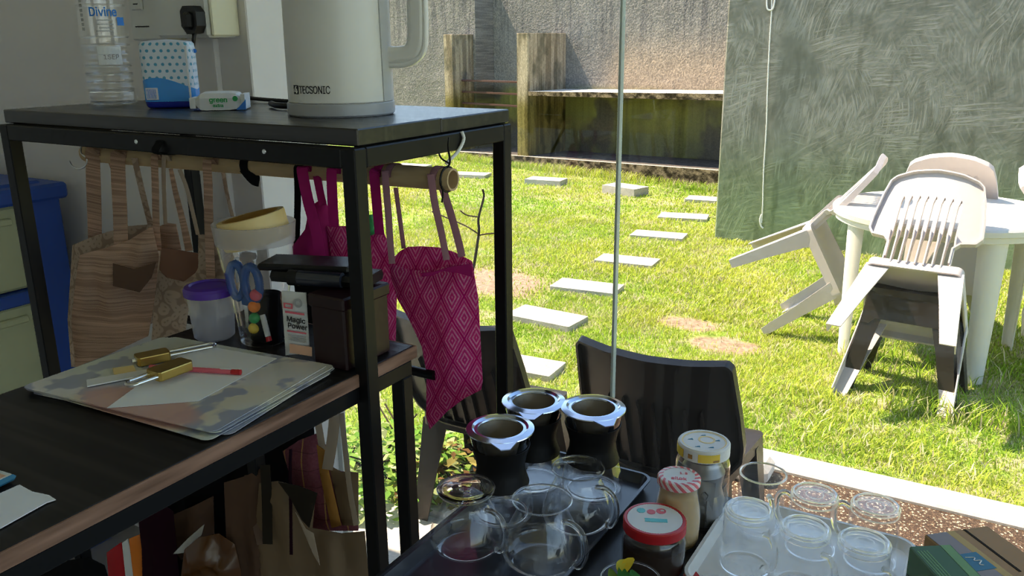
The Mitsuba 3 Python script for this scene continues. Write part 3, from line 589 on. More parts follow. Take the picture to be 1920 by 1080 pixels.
tb = thing('round_table', 'round white plastic garden table with chairs tipped against its rim', 'table'); TC = (-0.245, 4.49)
put('tabletop', lathe([(0, 0.695), (0.46, 0.695), (0.46, 0.66), (0.478, 0.655), (0.492, 0.66), (0.494, 0.683), (0.506, 0.689), (0.508, 0.712), (0.500, 0.721), (0, 0.721)], 72), 'm_table_white', tb, smooth=35, tw=T().translate([TC[0], TC[1], 0]))
for (x, y) in ((-0.02, 4.10), (-0.60, 4.22), (0.10, 4.70), (-0.48, 4.80)):
    a = math.degrees(math.atan2(y - TC[1], x - TC[0])); secs = []
    for z, w, th in ((0.70, 0.075, 0.035), (0.35, 0.062, 0.03), (0.0, 0.048, 0.026)):
        ang = np.linspace(-1.15, 1.15, 9); o = [(w * math.cos(t) * 0.8 - w * 0.4, w * math.sin(t), z) for t in ang]; i = [((w - 0.008) * math.cos(t) * 0.8 - w * 0.4, (w - 0.008) * math.sin(t), z) for t in ang[::-1]]; secs.append(o + i)
    V = np.array(sum(secs, [])); n = 18; F = []
    for L in (0, n):
        for k in range(n): j = (k + 1) % n; F += [[L + k, L + j, L + j + n], [L + k, L + j + n, L + k + n]]
    for k in range(8): F += [[2 * n + k, 2 * n + 17 - k, 2 * n + 16 - k], [2 * n + k, 2 * n + 16 - k, 2 * n + k + 1]]
    m = trimesh.Trimesh(V, F, process=False)
    if m.volume < 0: m.invert()
    put('leg', m, 'm_table_white', tb, smooth=35, tw=T().translate([x, y, 0]).rotate([0, 0, 1], a))

# ------------------------------------------------------------------ the room
struct('floor', cbox((-2.9, -4.0, -0.2), (4.0, 1.69, 0.0), 0.001), 'm_floor', label='grey floor of the room')
struct('ceiling', cbox((-2.9, -4.0, 2.70), (4.0, 1.80, 2.85), 0.001), 'm_ceiling', label='white ceiling')
struct('wall_left', cbox((-2.9, -4.0, 0.0), (-2.78, 1.70, 2.70), 0.001), 'm_white_wall', label='white wall at the left')
struct('wall_window', cbox((-2.78, 1.46, 0.0), (-1.575, 1.70, 2.70), 0.003), 'm_white_wall', label='white wall and window reveal behind the rack')
struct('wall_rear', cbox((-2.78, -4.0, 0.0), (4.0, -3.9, 2.70), 0.002), 'm_white_wall', label='rear wall of the room')
w1 = thing('window_1', 'x', 'x'); labels[w1] = {'kind': 'structure', 'label': 'frameless glass window, left pane of the joint'}
put('pane', {'type': 'rectangle', 'bsdf': {'type': 'ref', 'id': 'm_pane'}, 'to_world': T().translate([(-1.575 - 0.722) / 2, 1.667, 1.35]).rotate([1, 0, 0], 90).scale([(1.575 - 0.722) / 2, 1.35, 1])}, None, w1)
put('pane_edge', cbox((-0.7245, 1.659, 0.0), (-0.7185, 1.675, 2.70), 0.0008), 'm_glass_edge', w1)
put('frame_strip', cbox((-1.575, 1.655, 0.0), (-1.558, 1.68, 2.70), 0.001), 'm_trim', w1)
w2 = thing('window_2', 'x', 'x'); labels[w2] = {'kind': 'structure', 'label': 'frameless glass window, right pane of the joint'}
put('pane', {'type': 'rectangle', 'bsdf': {'type': 'ref', 'id': 'm_pane'}, 'to_world': T().translate([(4.0 - 0.715) / 2, 1.667, 1.35]).rotate([1, 0, 0], 90).scale([(4.0 + 0.715) / 2, 1.35, 1])}, None, w2)

# wall fittings
sw = thing('wall_switch', 'white wall switch with a dark slot beside the bottle', 'switch')
put('plate', cbox((-1.965, 1.437, 1.513), (-1.842, 1.460, 1.72), 0.004), 'm_white_plastic', sw)
put('rocker', cbox((-1.948, 1.430, 1.585), (-1.905, 1.438, 1.635), 0.003), 'm_white_plastic', sw); put('slot', cbox((-1.945, 1.4352, 1.5445), (-1.893, 1.4372, 1.5475), 0.0005), 'm_ink_black', sw)
put('slot', cbox((-1.935, 1.4285, 1.598), (-1.918, 1.4305, 1.601), 0.0005), 'm_ink_black', sw)
sk = thing('wall_socket', 'cream wall socket strip between the white switch and the adapter box', 'socket')
put('plate', cbox((-1.842, 1.440, 1.513), (-1.783, 1.460, 1.72), 0.004), 'm_cream_plastic', sk); put('rocker', cbox((-1.832, 1.434, 1.59), (-1.803, 1.441, 1.64), 0.003), 'm_cream_plastic', sk)
put('slot', cbox((-1.826, 1.4325, 1.603), (-1.812, 1.4345, 1.606), 0.0005), 'm_ink_black', sk)
ad = thing('adapter_box', 'white wall-mounted socket box holding the black plug', 'socket box')
put('body', cbox((-1.783, 1.372, 1.517), (-1.605, 1.460, 1.75), 0.006), 'm_white_plastic', ad)
put('cover_side', cbox((-1.6055, 1.378, 1.520), (-1.597, 1.458, 1.75), 0.003), 'm_cream_plastic', ad)
pg = thing('power_plug', 'black three-pin plug pushed into the white socket box', 'plug')
PGX, PGZ = (-1.6360, 1.5540)
put('body', turned(extr(Polygon([(-0.026, 0.02), (-0.016, 0.031), (0.014, 0.031), (0.026, 0.018), (0.026, -0.012), (0.014, -0.028), (-0.010, -0.030), (-0.026, -0.012)]), 0.026), 0, (PGX, 1.372, PGZ), 90), 'm_black_plastic', pg)
put('grip', cbox((PGX - 0.012, 1.335, PGZ - 0.02), (PGX + 0.014, 1.352, PGZ + 0.018), 0.006), 'm_black_plastic', pg)
put('cable', tube([(PGX + 0.002, 1.357, PGZ - 0.025), (PGX + 0.000, 1.352, PGZ - 0.05), (PGX - 0.030, 1.36, PGZ - 0.10), (PGX - 0.05, 1.37, 1.395)], 0.0045, 8, smoothn=6), 'm_black_plastic', pg, smooth=True)
tag(put('cable_conduit', cbox((-1.692, 1.444, 0.0), (-1.676, 1.460, 1.517), 0.002), 'm_white_wall'), 'thin white cable conduit running down the wall below the socket box', 'conduit')

# blue drawer unit
du = thing('drawer_unit', 'blue plastic drawer unit with pale yellow drawers left of the rack', 'drawer unit')
put('top', cbox((-2.77, 0.93, 1.09), (-2.285, 1.405, 1.135), 0.008), 'm_blue_plastic', du); put('lid_panel', cbox((-2.72, 0.98, 1.130), (-2.34, 1.36, 1.142), 0.005), 'm_blue_plastic', du)
for y0, y1 in ((0.95, 1.02), (1.295, 1.385)): put('post', cbox((-2.38, y0, 0.0), (-2.30, y1, 1.095), 0.006), 'm_blue_plastic', du)
put('back_frame', cbox((-2.76, 0.96, 0.0), (-2.72, 1.38, 1.09), 0.006), 'm_blue_plastic', du)
for z in (0.83, 0.535, 0.25): put('shelf', cbox((-2.74, 0.97, z - 0.018), (-2.305, 1.37, z + 0.018), 0.004), 'm_blue_plastic', du)
for z0, z1 in ((0.852, 1.085), (0.557, 0.81), (0.272, 0.513)):
    dk = put('drawer', cbox((-2.70, 1.025, z0), (-2.325, 1.29, z1), 0.008), 'm_yellow_panel', du); put('handle', cbox((-2.327, 1.06, z1 - 0.05), (-2.31, 1.25, z1 - 0.03), 0.004), 'm_yellow_panel', dk)

# ------------------------------------------------------------------ the rack
rk = thing('storage_rack', 'black steel rack with a dark plank top beside the window', 'rack'); tq = 0.0135
LX, RX, FY, BY = -1.725, -0.8375, 0.9585, 1.380
for i, (x, y) in enumerate(((LX, FY), (RX, FY), (LX, BY), (RX, BY))): put('leg', cbox((x - tq, y - tq, 0.0), (x + tq, y + tq, 1.353), 0.002), 'm_black_steel', rk)
for y in (FY, BY): put('rail', cbox((LX + tq, y - tq, 1.323), (RX - tq, y + tq, 1.353), 0.002), 'm_black_steel', rk)
for x in (LX, RX): put('rail', cbox((x - tq, FY + tq, 1.323), (x + tq, BY - tq, 1.353), 0.002), 'm_black_steel', rk)
put('plank', cbox((-1.752, 0.966, 1.354), (-0.834, 1.178, 1.380), 0.002), 'm_black_wood', rk); put('plank', cbox((-1.752, 1.180, 1.354), (-0.834, 1.402, 1.379), 0.002), 'm_black_wood', rk)
for px in ((-1.0070, 0.9440, 1.3580), (-1.3170, 0.9440, 1.3580)): put('screw', turned(lathe([(0, 0), (0.004, 0), (0.0035, 0.0012), (0, 0.002)], 12), 0, (px[0], 0.9448, 1.340), 90), 'm_steel', rk, smooth=40)

# the desk tucked under it
dk = thing('desk', 'black-topped wooden desk with raw reddish edges on a black steel frame', 'desk')
put('desktop', cbox((-1.262, -0.35, 0.978), (-0.8465, 1.094, 1.000), 0.0015), 'm_desk_wood', dk)
put('edge_band', cbox((-0.8466, -0.35, 0.978), (-0.8425, 1.096, 0.9995), 0.0008), 'm_raw_edge', dk, label='raw reddish wooden edge')
put('edge_band', cbox((-1.266, 1.0942, 0.978), (-0.8425, 1.098, 0.9995), 0.0008), 'm_raw_edge', dk)
for x in (-0.858, -1.245): put('rail', cbox((x - 0.0135, -0.33, 0.950), (x + 0.0135, 1.085, 0.9775), 0.002), 'm_black_steel', dk)
put('rail', cbox((-1.23, 1.058, 0.950), (-0.872, 1.085, 0.9775), 0.002), 'm_black_steel', dk)
for x in (-0.858, -1.245):
    for y in (1.0715, -0.30): put('leg', cbox((x - 0.0135, y - 0.0135, 0.0), (x + 0.0135, y + 0.0135, 0.950), 0.002), 'm_black_steel', dk)

# ------------------------------------------------------------------ on the rack top
ZT = 1.3803
kt = thing('electric_kettle', 'grey-white electric kettle standing on the rack top', 'kettle')
KX, KY = -1.045, 1.172
M = T().translate([KX, KY, ZT]).rotate([0, 0, 1], 24)
put('base', lathe([(0, 0), (0.091, 0), (0.0945, 0.003), (0.0945, 0.020), (0.093, 0.0225), (0, 0.0225)], 64), 'm_kettle_grey', kt, smooth=35, tw=M)
bp = [(0.0895, 0.0228), (0.0915, 0.0245)] + [(0.0915 - 0.0025 * ((z - 0.0245) / 0.25) ** 1.1, z) for z in np.linspace(0.03, 0.27, 12)] + [(0.080, 0.288), (0.055, 0.300), (0, 0.303)]
put('body', lathe([(0, 0.0228)] + bp, 72), 'm_kettle', kt, smooth=35, tw=M)
put('spine', cat([hull(np.array([(r * math.cos(a), r * math.sin(a), z) for z, r0 in ((0.024, 0.0935), (0.27, 0.0915)) for a in np.linspace(-0.36, 0.30, 9) for r in (r0 - 0.012, r0)]))]), 'm_kettle_spine', kt, smooth=30, tw=M)
hp = [(0.083, 0.0, 0.101), (0.105, 0.0, 0.099), (0.128, 0, 0.103), (0.139, 0, 0.118), (0.142, 0, 0.15), (0.142, 0, 0.22), (0.136, 0, 0.262), (0.118, 0, 0.277), (0.07, 0, 0.279)]
hs = np.array(rrect(0.032, 0.026, 0.010, 4).exterior.coords[:-1])
put('handle', sweep(spline(hp, 8), hs), 'm_kettle', kt, smooth=40, tw=M)
hp2 = [(0.086, 0, 0.086), (0.107, 0, 0.0835), (0.133, 0, 0.089), (0.152, 0, 0.108), (0.1565, 0, 0.15), (0.1565, 0, 0.23)]
put('handle_shell', sweep(spline(hp2, 8), np.array(rrect(0.010, 0.022, 0.004, 3).exterior.coords[:-1])), 'm_kettle', kt, smooth=40, tw=M)
def wrap_text(txt, h, r_of_z, z0, ang0, bold=False, lift=0.0006, xs=1.0, depth=0.0008):
    m = meshkit.text_mesh(txt, h, depth, bold); V = m.vertices.copy(); out = np.empty_like(V)
    z = z0 + V[:, 1]; r = r_of_z(z) + lift + V[:, 2]; a = ang0 + V[:, 0] * xs / r_of_z(z0)
    out[:, 0], out[:, 1], out[:, 2] = r * np.cos(a), r * np.sin(a), z; m.vertices = out; return m
krz = lambda z: 0.0915 - 0.0025 * np.clip((np.asarray(z) - 0.0245) / 0.25, 0, 1) ** 1.1
K0 = math.radians(-48.3 - 24)   # toward the camera, kettle axes
def patch(r_of_z, z0, z1, a0, a1, lift, n=10, t=0.0006):
    return hull_patch(r_of_z, z0, z1, a0, a1, lift, n, t)
def hull_patch(r_of_z, z0, z1, a0, a1, lift, n, t):
    A = np.linspace(a0, a1, n); V, F = [], []
    for z in (z0, z1):
        for dr_ in (0, t):
            for a in A: r = float(r_of_z(z)) + lift + dr_; V.append((r * math.cos(a), r * math.sin(a), z))
    idx = lambda k, j, i: (k * 2 + j) * n + i
    for i in range(n - 1):
        for (q, w) in (((0, 1), (1, 1)), ((1, 0), (0, 0)), ((1, 1), (1, 0)), ((0, 0), (0, 1))):
            F += [[idx(*q, i), idx(*q, i + 1), idx(*w, i + 1)], [idx(*q, i), idx(*w, i + 1), idx(*w, i)]]
    m = trimesh.Trimesh(V, F, process=False); return m
put('lettering', wrap_text('TECSONIC', 0.0125, krz, 0.040, K0 - 0.84, xs=0.66), 'm_ink_black', kt, tw=M)
put('logo', cat([hull_patch(krz, 0.0385, 0.0535, K0 - 1.01, K0 - 0.87, 0.0004, 6, 0.0006)]), 'm_ink_black', kt, tw=M)
put('logo_mark', cat([wrap_text('4', 0.0115, krz, 0.0403, K0 - 0.995, True, 0.0011)]), 'm_kettle', kt, tw=M)
tag(put('power_cable', tube([(-1.055, 1.262, ZT + 0.006), (-1.13, 1.24, ZT + 0.006), (-1.2280, 1.2070, 1.3870), (-1.2940, 1.2430, 1.3870)], 0.006, 8, smoothn=6), 'm_black_plastic', smooth=True), 'black cable stub behind the kettle base', 'cable')
tag(put('charger_cable', tube([(-1.60, 1.35, ZT + 0.004), (-1.53, 1.345, ZT + 0.004), (-1.47, 1.34, ZT + 0.008), (-1.42, 1.34, ZT + 0.006), (-1.28, 1.33, ZT + 0.004), (-1.16, 1.31, ZT + 0.004)], 0.004, 8, smoothn=8), 'm_black_plastic', smooth=True), 'thin black cable lying behind the small wipes pack', 'cable')

bt = thing('water_bottle', 'clear plastic water bottle with blue lettering on the rack top', 'bottle'); BX, BYY = -1.655, 1.145
MB = T().translate([BX, BYY, ZT]); rb = 0.0455
brz = lambda z: rb + 0.0022 * np.sin(np.asarray(z) * 2 * np.pi / 0.0165) * (np.asarray(z) < 0.125) * (np.asarray(z) > 0.018)
prof = [(0, 0.006), (0.026, 0.004), (0.035, 0.0), (0.041, 0.003)] + [(float(brz(z)), z) for z in np.linspace(0.010, 0.27, 90)] + [(0.036, 0.29), (0.02, 0.31), (0.014, 0.32), (0.014, 0.34)]
put('body', lathe(prof, 56), 'm_clear', bt, smooth=True, tw=MB)
RIB = mikit.ply(tube([(0.0462 * math.cos(a), 0.0462 * math.sin(a), 0) for a in np.linspace(0, 2 * np.pi, 57)[:-1]], 0.0016, 8, closed=True), 'm_water', smooth=True)
for z in (0.006, 0.032, 0.048, 0.064, 0.080, 0.122, 0.138, 0.2): put('rib', RIB, None, bt, tw=MB.translate([0, 0, z]))
put('cap', lathe([(0, 0.338), (0.0155, 0.338), (0.0155, 0.354), (0.013, 0.356), (0, 0.356)], 28), 'm_ink_blue', bt, smooth=30, tw=MB)
put('water', lathe([(0, 0.0065), (0.034, 0.0065), (0.0405, 0.010), (0.0435, 0.02), (0.0435, 0.029), (0, 0.029)], 48), 'm_water', bt, smooth=30, tw=MB)
B0 = math.radians(-34.7); bz = lambda z: 0.0468 + 0 * np.asarray(z)
put('lettering', wrap_text('Divine', 0.0165, bz, 0.178, B0 - 0.50, True, xs=0.80), 'm_ink_blue', bt, tw=MB)
put('fine_print', cat([hull_patch(bz, z, z + 0.0022, B0 + a0, B0 + a1, 0.0002, 8, 0.0004) for z, a0, a1 in ((0.169, -0.20, 0.42), (0.161, -0.22, 0.44), (0.154, -0.16, 0.46), (0.148, -0.28, 0.40))]), 'm_kettle_grey', bt, tw=MB)
put('blue_patch', hull_patch(bz, 0.160, 0.176, B0 + 0.62, B0 + 1.0, 0.0002, 6, 0.0004), 'm_ink_blue', bt, tw=MB)
put('sticker', hull_patch(bz, 0.083, 0.119, B0 - 0.36, B0 + 0.62, 0.0004, 12, 0.0004), 'm_paper', bt, tw=MB)
put('handwriting', wrap_text('1SEP', 0.009, bz, 0.094, B0 - 0.16, False, 0.0010, 1.0, 0.0004), 'm_box_grey', bt, tw=MB)
MK = [hull_patch(bz, z, z + 0.006, B0 - 0.95, B0 - 0.80, 0.0002, 4, 0.0004) for z in np.arange(0.15, 0.215, 0.009)]
put('side_print', cat(MK), 'm_kettle_grey', bt, tw=MB)

# tissue pack
ts = thing('tissue_pack', 'blue and white polka-dotted tissue pack between the bottle and the wipes', 'tissue pack')
def puffed(w, d, h, r, n=10, bulge=0.006):
    """A soft box; uv is the way around and the height."""
    o = rrect(w, d, r, 6).exterior; N = 64; ring = np.array([o.interpolate(k / N, normalized=True).coords[0] for k in range(N)])
    V, uv, F = [], [], []; cum = np.arange(N) / N * o.length
    zs = [0, 0.03, 0.1, 0.3, 0.5, 0.7, 0.88, 0.96, 1.0]
    for t in zs:
        s = 1 - 0.10 * max(0, (abs(t - 0.5) * 2 - 0.86) / 0.14) ** 2 + bulge * 6 * (0.25 - (t - 0.5) ** 2)
        for k in range(N): V.append((ring[k, 0] * s, ring[k, 1] * s, t * h)); uv.append((cum[k], t * h))
    for i in range(len(zs) - 1):
        for k in range(N): j = (k + 1) % N; F += [[i * N + k, i * N + j, (i + 1) * N + j], [i * N + k, (i + 1) * N + j, (i + 1) * N + k]]
    b = len(V); V += [(0, 0, -0.001), (0, 0, h + 0.004)]; uv += [(0, 0), (0, h)]; L = (len(zs) - 1) * N
    for k in range(N): j = (k + 1) % N; F += [[b, j, k], [b + 1, L + k, L + j]]
    return trimesh.Trimesh(np.array(V), np.array(F), process=False), np.array(uv)
pm, puv = puffed(0.098, 0.062, 0.127, 0.013)
TXY = (-1.475, 1.155); MT = T().translate([TXY[0], TXY[1], ZT + 0.001]).rotate([0, 0, 1], 40)
put('wrapper', pm, 'm_tissue', ts, smooth=True, uv=puv, tw=MT)
put('seam', cbox((0.0385, -0.0345, 0.004), (0.0425, -0.0330, 0.118), 0.0006), 'm_white_print', ts, tw=MT)
put('barcode', cbox((-0.043, -0.0335, 0.016), (-0.020, -0.0322, 0.039), 0.0004), 'm_white_print', ts, tw=MT)
put('barcode_bars', cat([cbox((-0.041 + 0.0026 * k, -0.0340, 0.018), (-0.0398 + 0.0026 * k, -0.0330, 0.037), 0.0002) for k in range(7)]), 'm_ink_blue', ts, tw=MT)
put('mark', turned(lathe([(0, 0), (0.004, 0), (0.004, 0.0006), (0, 0.0006)], 16), 90, (0.0512, 0.0, 0.108), 0, 90), 'm_ink_blue', ts, tw=MT)
# wipes pack
wp = thing('wipes_pack', 'small white and green flow-pack of wipes right of the dotted tissue pack', 'wipes pack')
sec = [(-0.034, 0), (-0.033, 0.022), (-0.024, 0.031), (0.022, 0.033), (0.033, 0.024), (0.034, 0)]
V = []; xs = [(-0.040, 0.35), (-0.030, 0.92), (-0.021, 1), (0.024, 1), (0.036, 0.9), (0.046, 0.4)]
for x, s in xs: V += [(x, y * (0.6 + 0.4 * s), 0.001 + 0.016 * (1 - s) + z * s) for y, z in sec]
F = []
for i in range(5):
    for k in range(6): j = (k + 1) % 6; F += [[i * 6 + k, (i + 1) * 6 + j, i * 6 + j], [i * 6 + k, (i + 1) * 6 + k, (i + 1) * 6 + j]]
for o in (0, 30):
    for tr in ([0, 1, 2], [0, 2, 3], [0, 3, 4], [0, 4, 5]): F.append([o + q for q in (tr if o else tr[::-1])])
MW = T().translate([-1.335, 1.150, ZT]).rotate([0, 0, 1], 38)
wm = trimesh.Trimesh(np.array(V), F, process=False); put('wrapper', wm, 'm_white_print', wp, smooth=25, tw=MW)
put('end_fin', cbox((0.045, -0.03, 0.002), (0.053, 0.03, 0.030), 0.0004), 'm_white_print', wp, tw=MW); put('end_fin', cbox((-0.050, -0.026, 0.004), (-0.039, 0.026, 0.024), 0.0004), 'm_white_print', wp, tw=MW)
put('green_print', cat([turned(meshkit.text_mesh('green', 0.009, 0.0008, True), 0, (-0.012, -0.0352, 0.016), 90), turned(meshkit.text_mesh('extra', 0.006, 0.0008, True), 0, (-0.006, -0.0352, 0.007), 90)]), 'm_green', wp, tw=MW)
put('leaf_mark', turned(lathe([(0, 0), (0.005, 0), (0.005, 0.0008), (0, 0.0008)], 14), 0, (0.036, -0.0335, 0.022), 90), 'm_green', wp, tw=MW)
put('blue_corner', hull(np.array([(0.036, -0.0330, 0.001), (0.0535, -0.0308, 0.001), (0.0545, -0.0308, 0.020), (0.036, -0.030, 0.001), (0.0535, -0.029, 0.001), (0.0545, -0.029, 0.020)])), 'm_ink_blue', wp, tw=MW)

# ------------------------------------------------------------------ the hanging pipe and its bags
PL, PR, PRAD = np.array([-1.735, 1.120, 1.278]), np.array([-0.800, 1.160, 1.281]), 0.0190
pp = thing('cardboard_pipe', 'long beige cardboard tube slung under the rack top', 'pipe')
pd = (PR - PL) / np.linalg.norm(PR - PL)
outer = sweep(np.array([PL, PR]), circ(PRAD, 28)); 
def pipe_mesh():
    t, N, B = frames(np.array([PL, PR])); n = 32; a = np.arange(n) * 2 * np.pi / n; V = []
    for P, r in ((PL, PRAD), (PR, PRAD), (PR, PRAD - 0.0035), (PL, PRAD - 0.0035)):
        V += [P + r * (math.cos(q) * N[0] + math.sin(q) * B[0]) for q in a]
    F = []
    for k in range(4):
        A, Bq = k * n, ((k + 1) % 4) * n
        for i in range(n): j = (i + 1) % n; F += [[A + i, A + j, Bq + j], [A + i, Bq + j, Bq + i]]
    m = trimesh.Trimesh(np.array(V), np.array(F), process=False)
    if m.volume < 0: m.invert()
    return m
put('tube', pipe_mesh(), 'm_pipe', pp, smooth=40)
def on_pipe(x): t = (x - PL[0]) / (PR[0] - PL[0]); return PL + t * (PR - PL)
def loop(x, r, n=20, slant=0.0, close=1.0, start=0.0):
    c = on_pipe(x); return [c + np.array([slant * math.sin(a), r * math.cos(a), r * math.sin(a)]) for a in start + np.linspace(0, 2 * np.pi * close, n)]
vt = thing('velcro_tie', 'black tie holding the cardboard tube to the rack, right of the brown straps', 'tie')
VX = -1.2520
put('band', ribbon(loop(VX, PRAD + 0.002, 22), 0.020, 0.002, (1, 0, 0), 2)[0], 'm_black_cloth', vt, smooth=40)
put('tail', ribbon([on_pipe(VX) + [0, -PRAD - 0.002, -0.004], on_pipe(VX) + [0.012, -0.012, -PRAD - 0.006], on_pipe(VX) + [0.024, -0.008, -PRAD - 0.010]], 0.020, 0.002, (0.8, 0.3, 0.5))[0], 'm_black_cloth', vt)
put('hanger', ribbon([on_pipe(VX) + [0, 0, PRAD + 0.001], on_pipe(VX) + [0, -0.03, 0.035], (VX, 0.944, 1.322), (VX, 0.9435, 1.345)], 0.018, 0.002, (1, 0, 0))[0], 'm_black_cloth', vt)
wt = thing('wire_tie', 'thin black wire tying the right end of the cardboard tube to the rack', 'wire')
WX = -0.8110; c = on_pipe(WX)
put('loop', tube(loop(WX, PRAD + 0.002, 20), 0.0018, 6, smoothn=2), 'm_black_plastic', wt, smooth=True)
put('strand', tube([c + [0, 0, PRAD], c + [0.006, 0.0, 0.030], (WX + 0.01, 1.15, 1.335), (WX + 0.012, 1.15, 1.352)], 0.0018, 6, smoothn=5), 'm_black_plastic', wt, smooth=True)
put('strand', tube([c + [0.004, 0, PRAD + 0.008], c + [-0.012, 0.0, 0.035], c + [-0.018, 0.0, 0.050]], 0.0016, 6, smoothn=5), 'm_black_plastic', wt, smooth=True)
put('strand', tube([c + [0, -PRAD, 0], c + [-0.002, -0.012, -0.022], c + [-0.006, -0.010, -0.038]], 0.0016, 6, smoothn=5), 'm_black_plastic', wt, smooth=True)
tag(put('cord', tube([(-0.8220, 1.2220, 1.3540), (-0.8200, 1.2240, 1.3400), (-0.8220, 1.2080, 1.3210), (-0.8260, 1.1870, 1.3080), (-0.8300, 1.1830, 1.3020)], 0.003, 8, smoothn=6), 'm_string', smooth=True), 'short white cord dangling from the right edge of the rack top', 'cord')
hk = thing('wire_hook', 'bent steel wire hook at the left end of the cardboard tube', 'hook')
put('wire', tube([(-1.7200, 1.1000, 1.2950), (-1.7150, 1.0950, 1.2800), (-1.6940, 1.0920, 1.2710), (-1.7030, 1.0920, 1.2550), (-1.7280, 1.0920, 1.2470), (-1.7490, 1.0920, 1.2510), (-1.7580, 1.0920, 1.2620)], 0.0016, 6, smoothn=6), 'm_steel', hk, smooth=True)

def yaw_at(px): return px  # kept simple: bags face the room
CLO = [0]
def bag(label, group, cloth, poly, origin, yaw, thick=0.022, fall=0.03, folds=0.012, freq=(26, 4), back_poly=None, step=0.013, catg='bag', name='tote_bag', hem=None):
    CLO[0] += 1; t = thing(name, label, catg, group)
    m, uv = pillow(poly, step, thick, fall, origin, yaw, folds, CLO[0] * 3 + 1, freq)
    put('body', m, cloth, t, smooth=True, uv=uv)
    if back_poly:
        c, s = math.cos(math.radians(yaw)), math.sin(math.radians(yaw)); o = np.array(origin) + np.array([-s, c, 0]) * 0.030
        m, uv = pillow(back_poly, step, 0.004, 0.03, o, yaw, folds * 0.3, CLO[0] * 3 + 2, freq); put('back_panel', m, cloth, t, smooth=True, uv=uv)
    return t
def strap(t, pts, w, cloth, wd=(0.86, 0.5, 0), label=None, over=True):
    """A strap from the bag up over the pipe."""
    pts = [np.array(p) for p in pts]; top = pts[0]; c = on_pipe(top[0])
    arc = [c + np.array([0, (PRAD + 0.0018) * math.cos(a), (PRAD + 0.0018) * math.sin(a)]) for a in np.linspace(0.1, math.pi, 7)] if over else []
    P = arc + pts
    W = [(1, 0, 0)] * len(arc) + [wd] * len(pts)
    m, uv = ribbon(P, w, 0.0016, W if arc else wd, 5); put('strap', m, cloth, t, smooth=50, uv=uv, label=label)

G1 = None
YW = 38
t = bag('pale floral cloth bag hanging leftmost on the tube', G1, 'm_floral_bag', [(-0.2236, 1.0622), (-0.1593, 1.0880), (-0.0753, 1.1115), (-0.0111, 1.1184), (-0.0037, 1.0575), (-0.0291, 0.8921), (-0.1447, 0.8333), (-0.2551, 0.7619), (-0.2784, 0.7604), (-0.2677, 0.8797)], (-1.62, 1.19, 0), 20)
strap(t, [(-1.6780, 1.0970, 1.2840), (-1.7030, 1.1050, 1.2200), (-1.7550, 1.1300, 1.1410), (-1.8090, 1.1550, 1.0580)], 0.030, 'm_reed_bag')
strap(t, [(-1.5460, 1.1000, 1.2800), (-1.5650, 1.1200, 1.2170), (-1.6100, 1.1600, 1.1490), (-1.6590, 1.2000, 1.1030)], 0.012, 'm_floral_bag', over=False)
t = bag('reed-striped brown bag with a floral patch hanging in front of the pale floral one', G1, 'm_reed_bag', [(-0.1821, 1.0786), (-0.1211, 1.0953), (-0.0700, 1.1118), (-0.0165, 1.1417), (-0.0099, 1.0782), (-0.0314, 0.9847), (-0.0567, 0.9004), (-0.1504, 0.8569), (-0.2318, 0.8252), (-0.2241, 0.9337), (-0.1981, 1.0295)], (-1.50, 1.105, 0), 26, 0.024, 0.035, 0.016)
strap(t, [(-1.5960, 1.0990, 1.2860), (-1.6060, 1.0980, 1.2280), (-1.6110, 1.0950, 1.1600), (-1.5960, 1.0750, 1.0830)], 0.030, 'm_reed_bag')
strap(t, [(-1.6600, 1.1200, 1.2640), (-1.6690, 1.1400, 1.2120), (-1.6730, 1.1500, 1.1450)], 0.007, 'm_reed_bag', over=False)
tag(put('bag_patch', pillow([(-0.0865, 1.0741), (-0.0451, 1.0622), (0.0043, 1.0774), (-0.0089, 1.0457), (-0.0382, 1.0135), (-0.0934, 1.0264)], 0.012, 0.004, 0.02, (-1.475, 1.062, 0), 26, 0.003, 77)[0], 'm_brown_cloth', t, smooth=True), 'dark floral patch')
t = bag('pale reed-striped bag at the back between the left straps and the black post', G1, 'm_reed_bag', [(-0.0624, 1.1034), (-0.0441, 1.1118), (-0.0189, 1.1105), (-0.0129, 1.0511), (-0.0320, 0.9322), (-0.0879, 0.9281)], (-1.60, 1.24, 0), 15, 0.012)
strap(t, [(-1.4520, 1.1000, 1.2900), (-1.5180, 1.1400, 1.2170), (-1.6350, 1.2200, 1.1120)], 0.008, 'm_strap_pale')
t = bag('brown bag with a plain flap and floral sides behind the purple-lidded cup', G1, 'm_floral_bag', [(-0.1061, 1.0955), (-0.0090, 1.0868), (-0.0235, 1.0534), (-0.0552, 0.9886), (-0.0737, 0.9167), (-0.1562, 0.8865), (-0.1353, 0.9857), (-0.1161, 1.0563)], (-1.40, 1.14, 0), 22, 0.02)
put('flap', pillow([(-0.0885, 1.1058), (-0.0575, 1.1022), (0.0039, 1.0939), (-0.0217, 1.0540), (-0.0485, 1.0351), (-0.0863, 1.0429), (-0.0994, 1.0595)], 0.012, 0.006, 0.02, (-1.385, 1.112, 0), 22, 0.004, 55)[0], 'm_brown_plain', t, smooth=True, label='plain brown flap')
strap(t, [(-1.4780, 1.0980, 1.2890), (-1.4980, 1.1050, 1.2240), (-1.5310, 1.1200, 1.1410), (-1.5420, 1.1250, 1.0810)], 0.014, 'm_reed_bag')
strap(t, [(-1.4760, 1.1300, 1.2590), (-1.4700, 1.1300, 1.2120), (-1.4570, 1.1300, 1.1460), (-1.4490, 1.1300, 1.0900)], [0.008, 0.016], 'm_reed_bag', over=False)
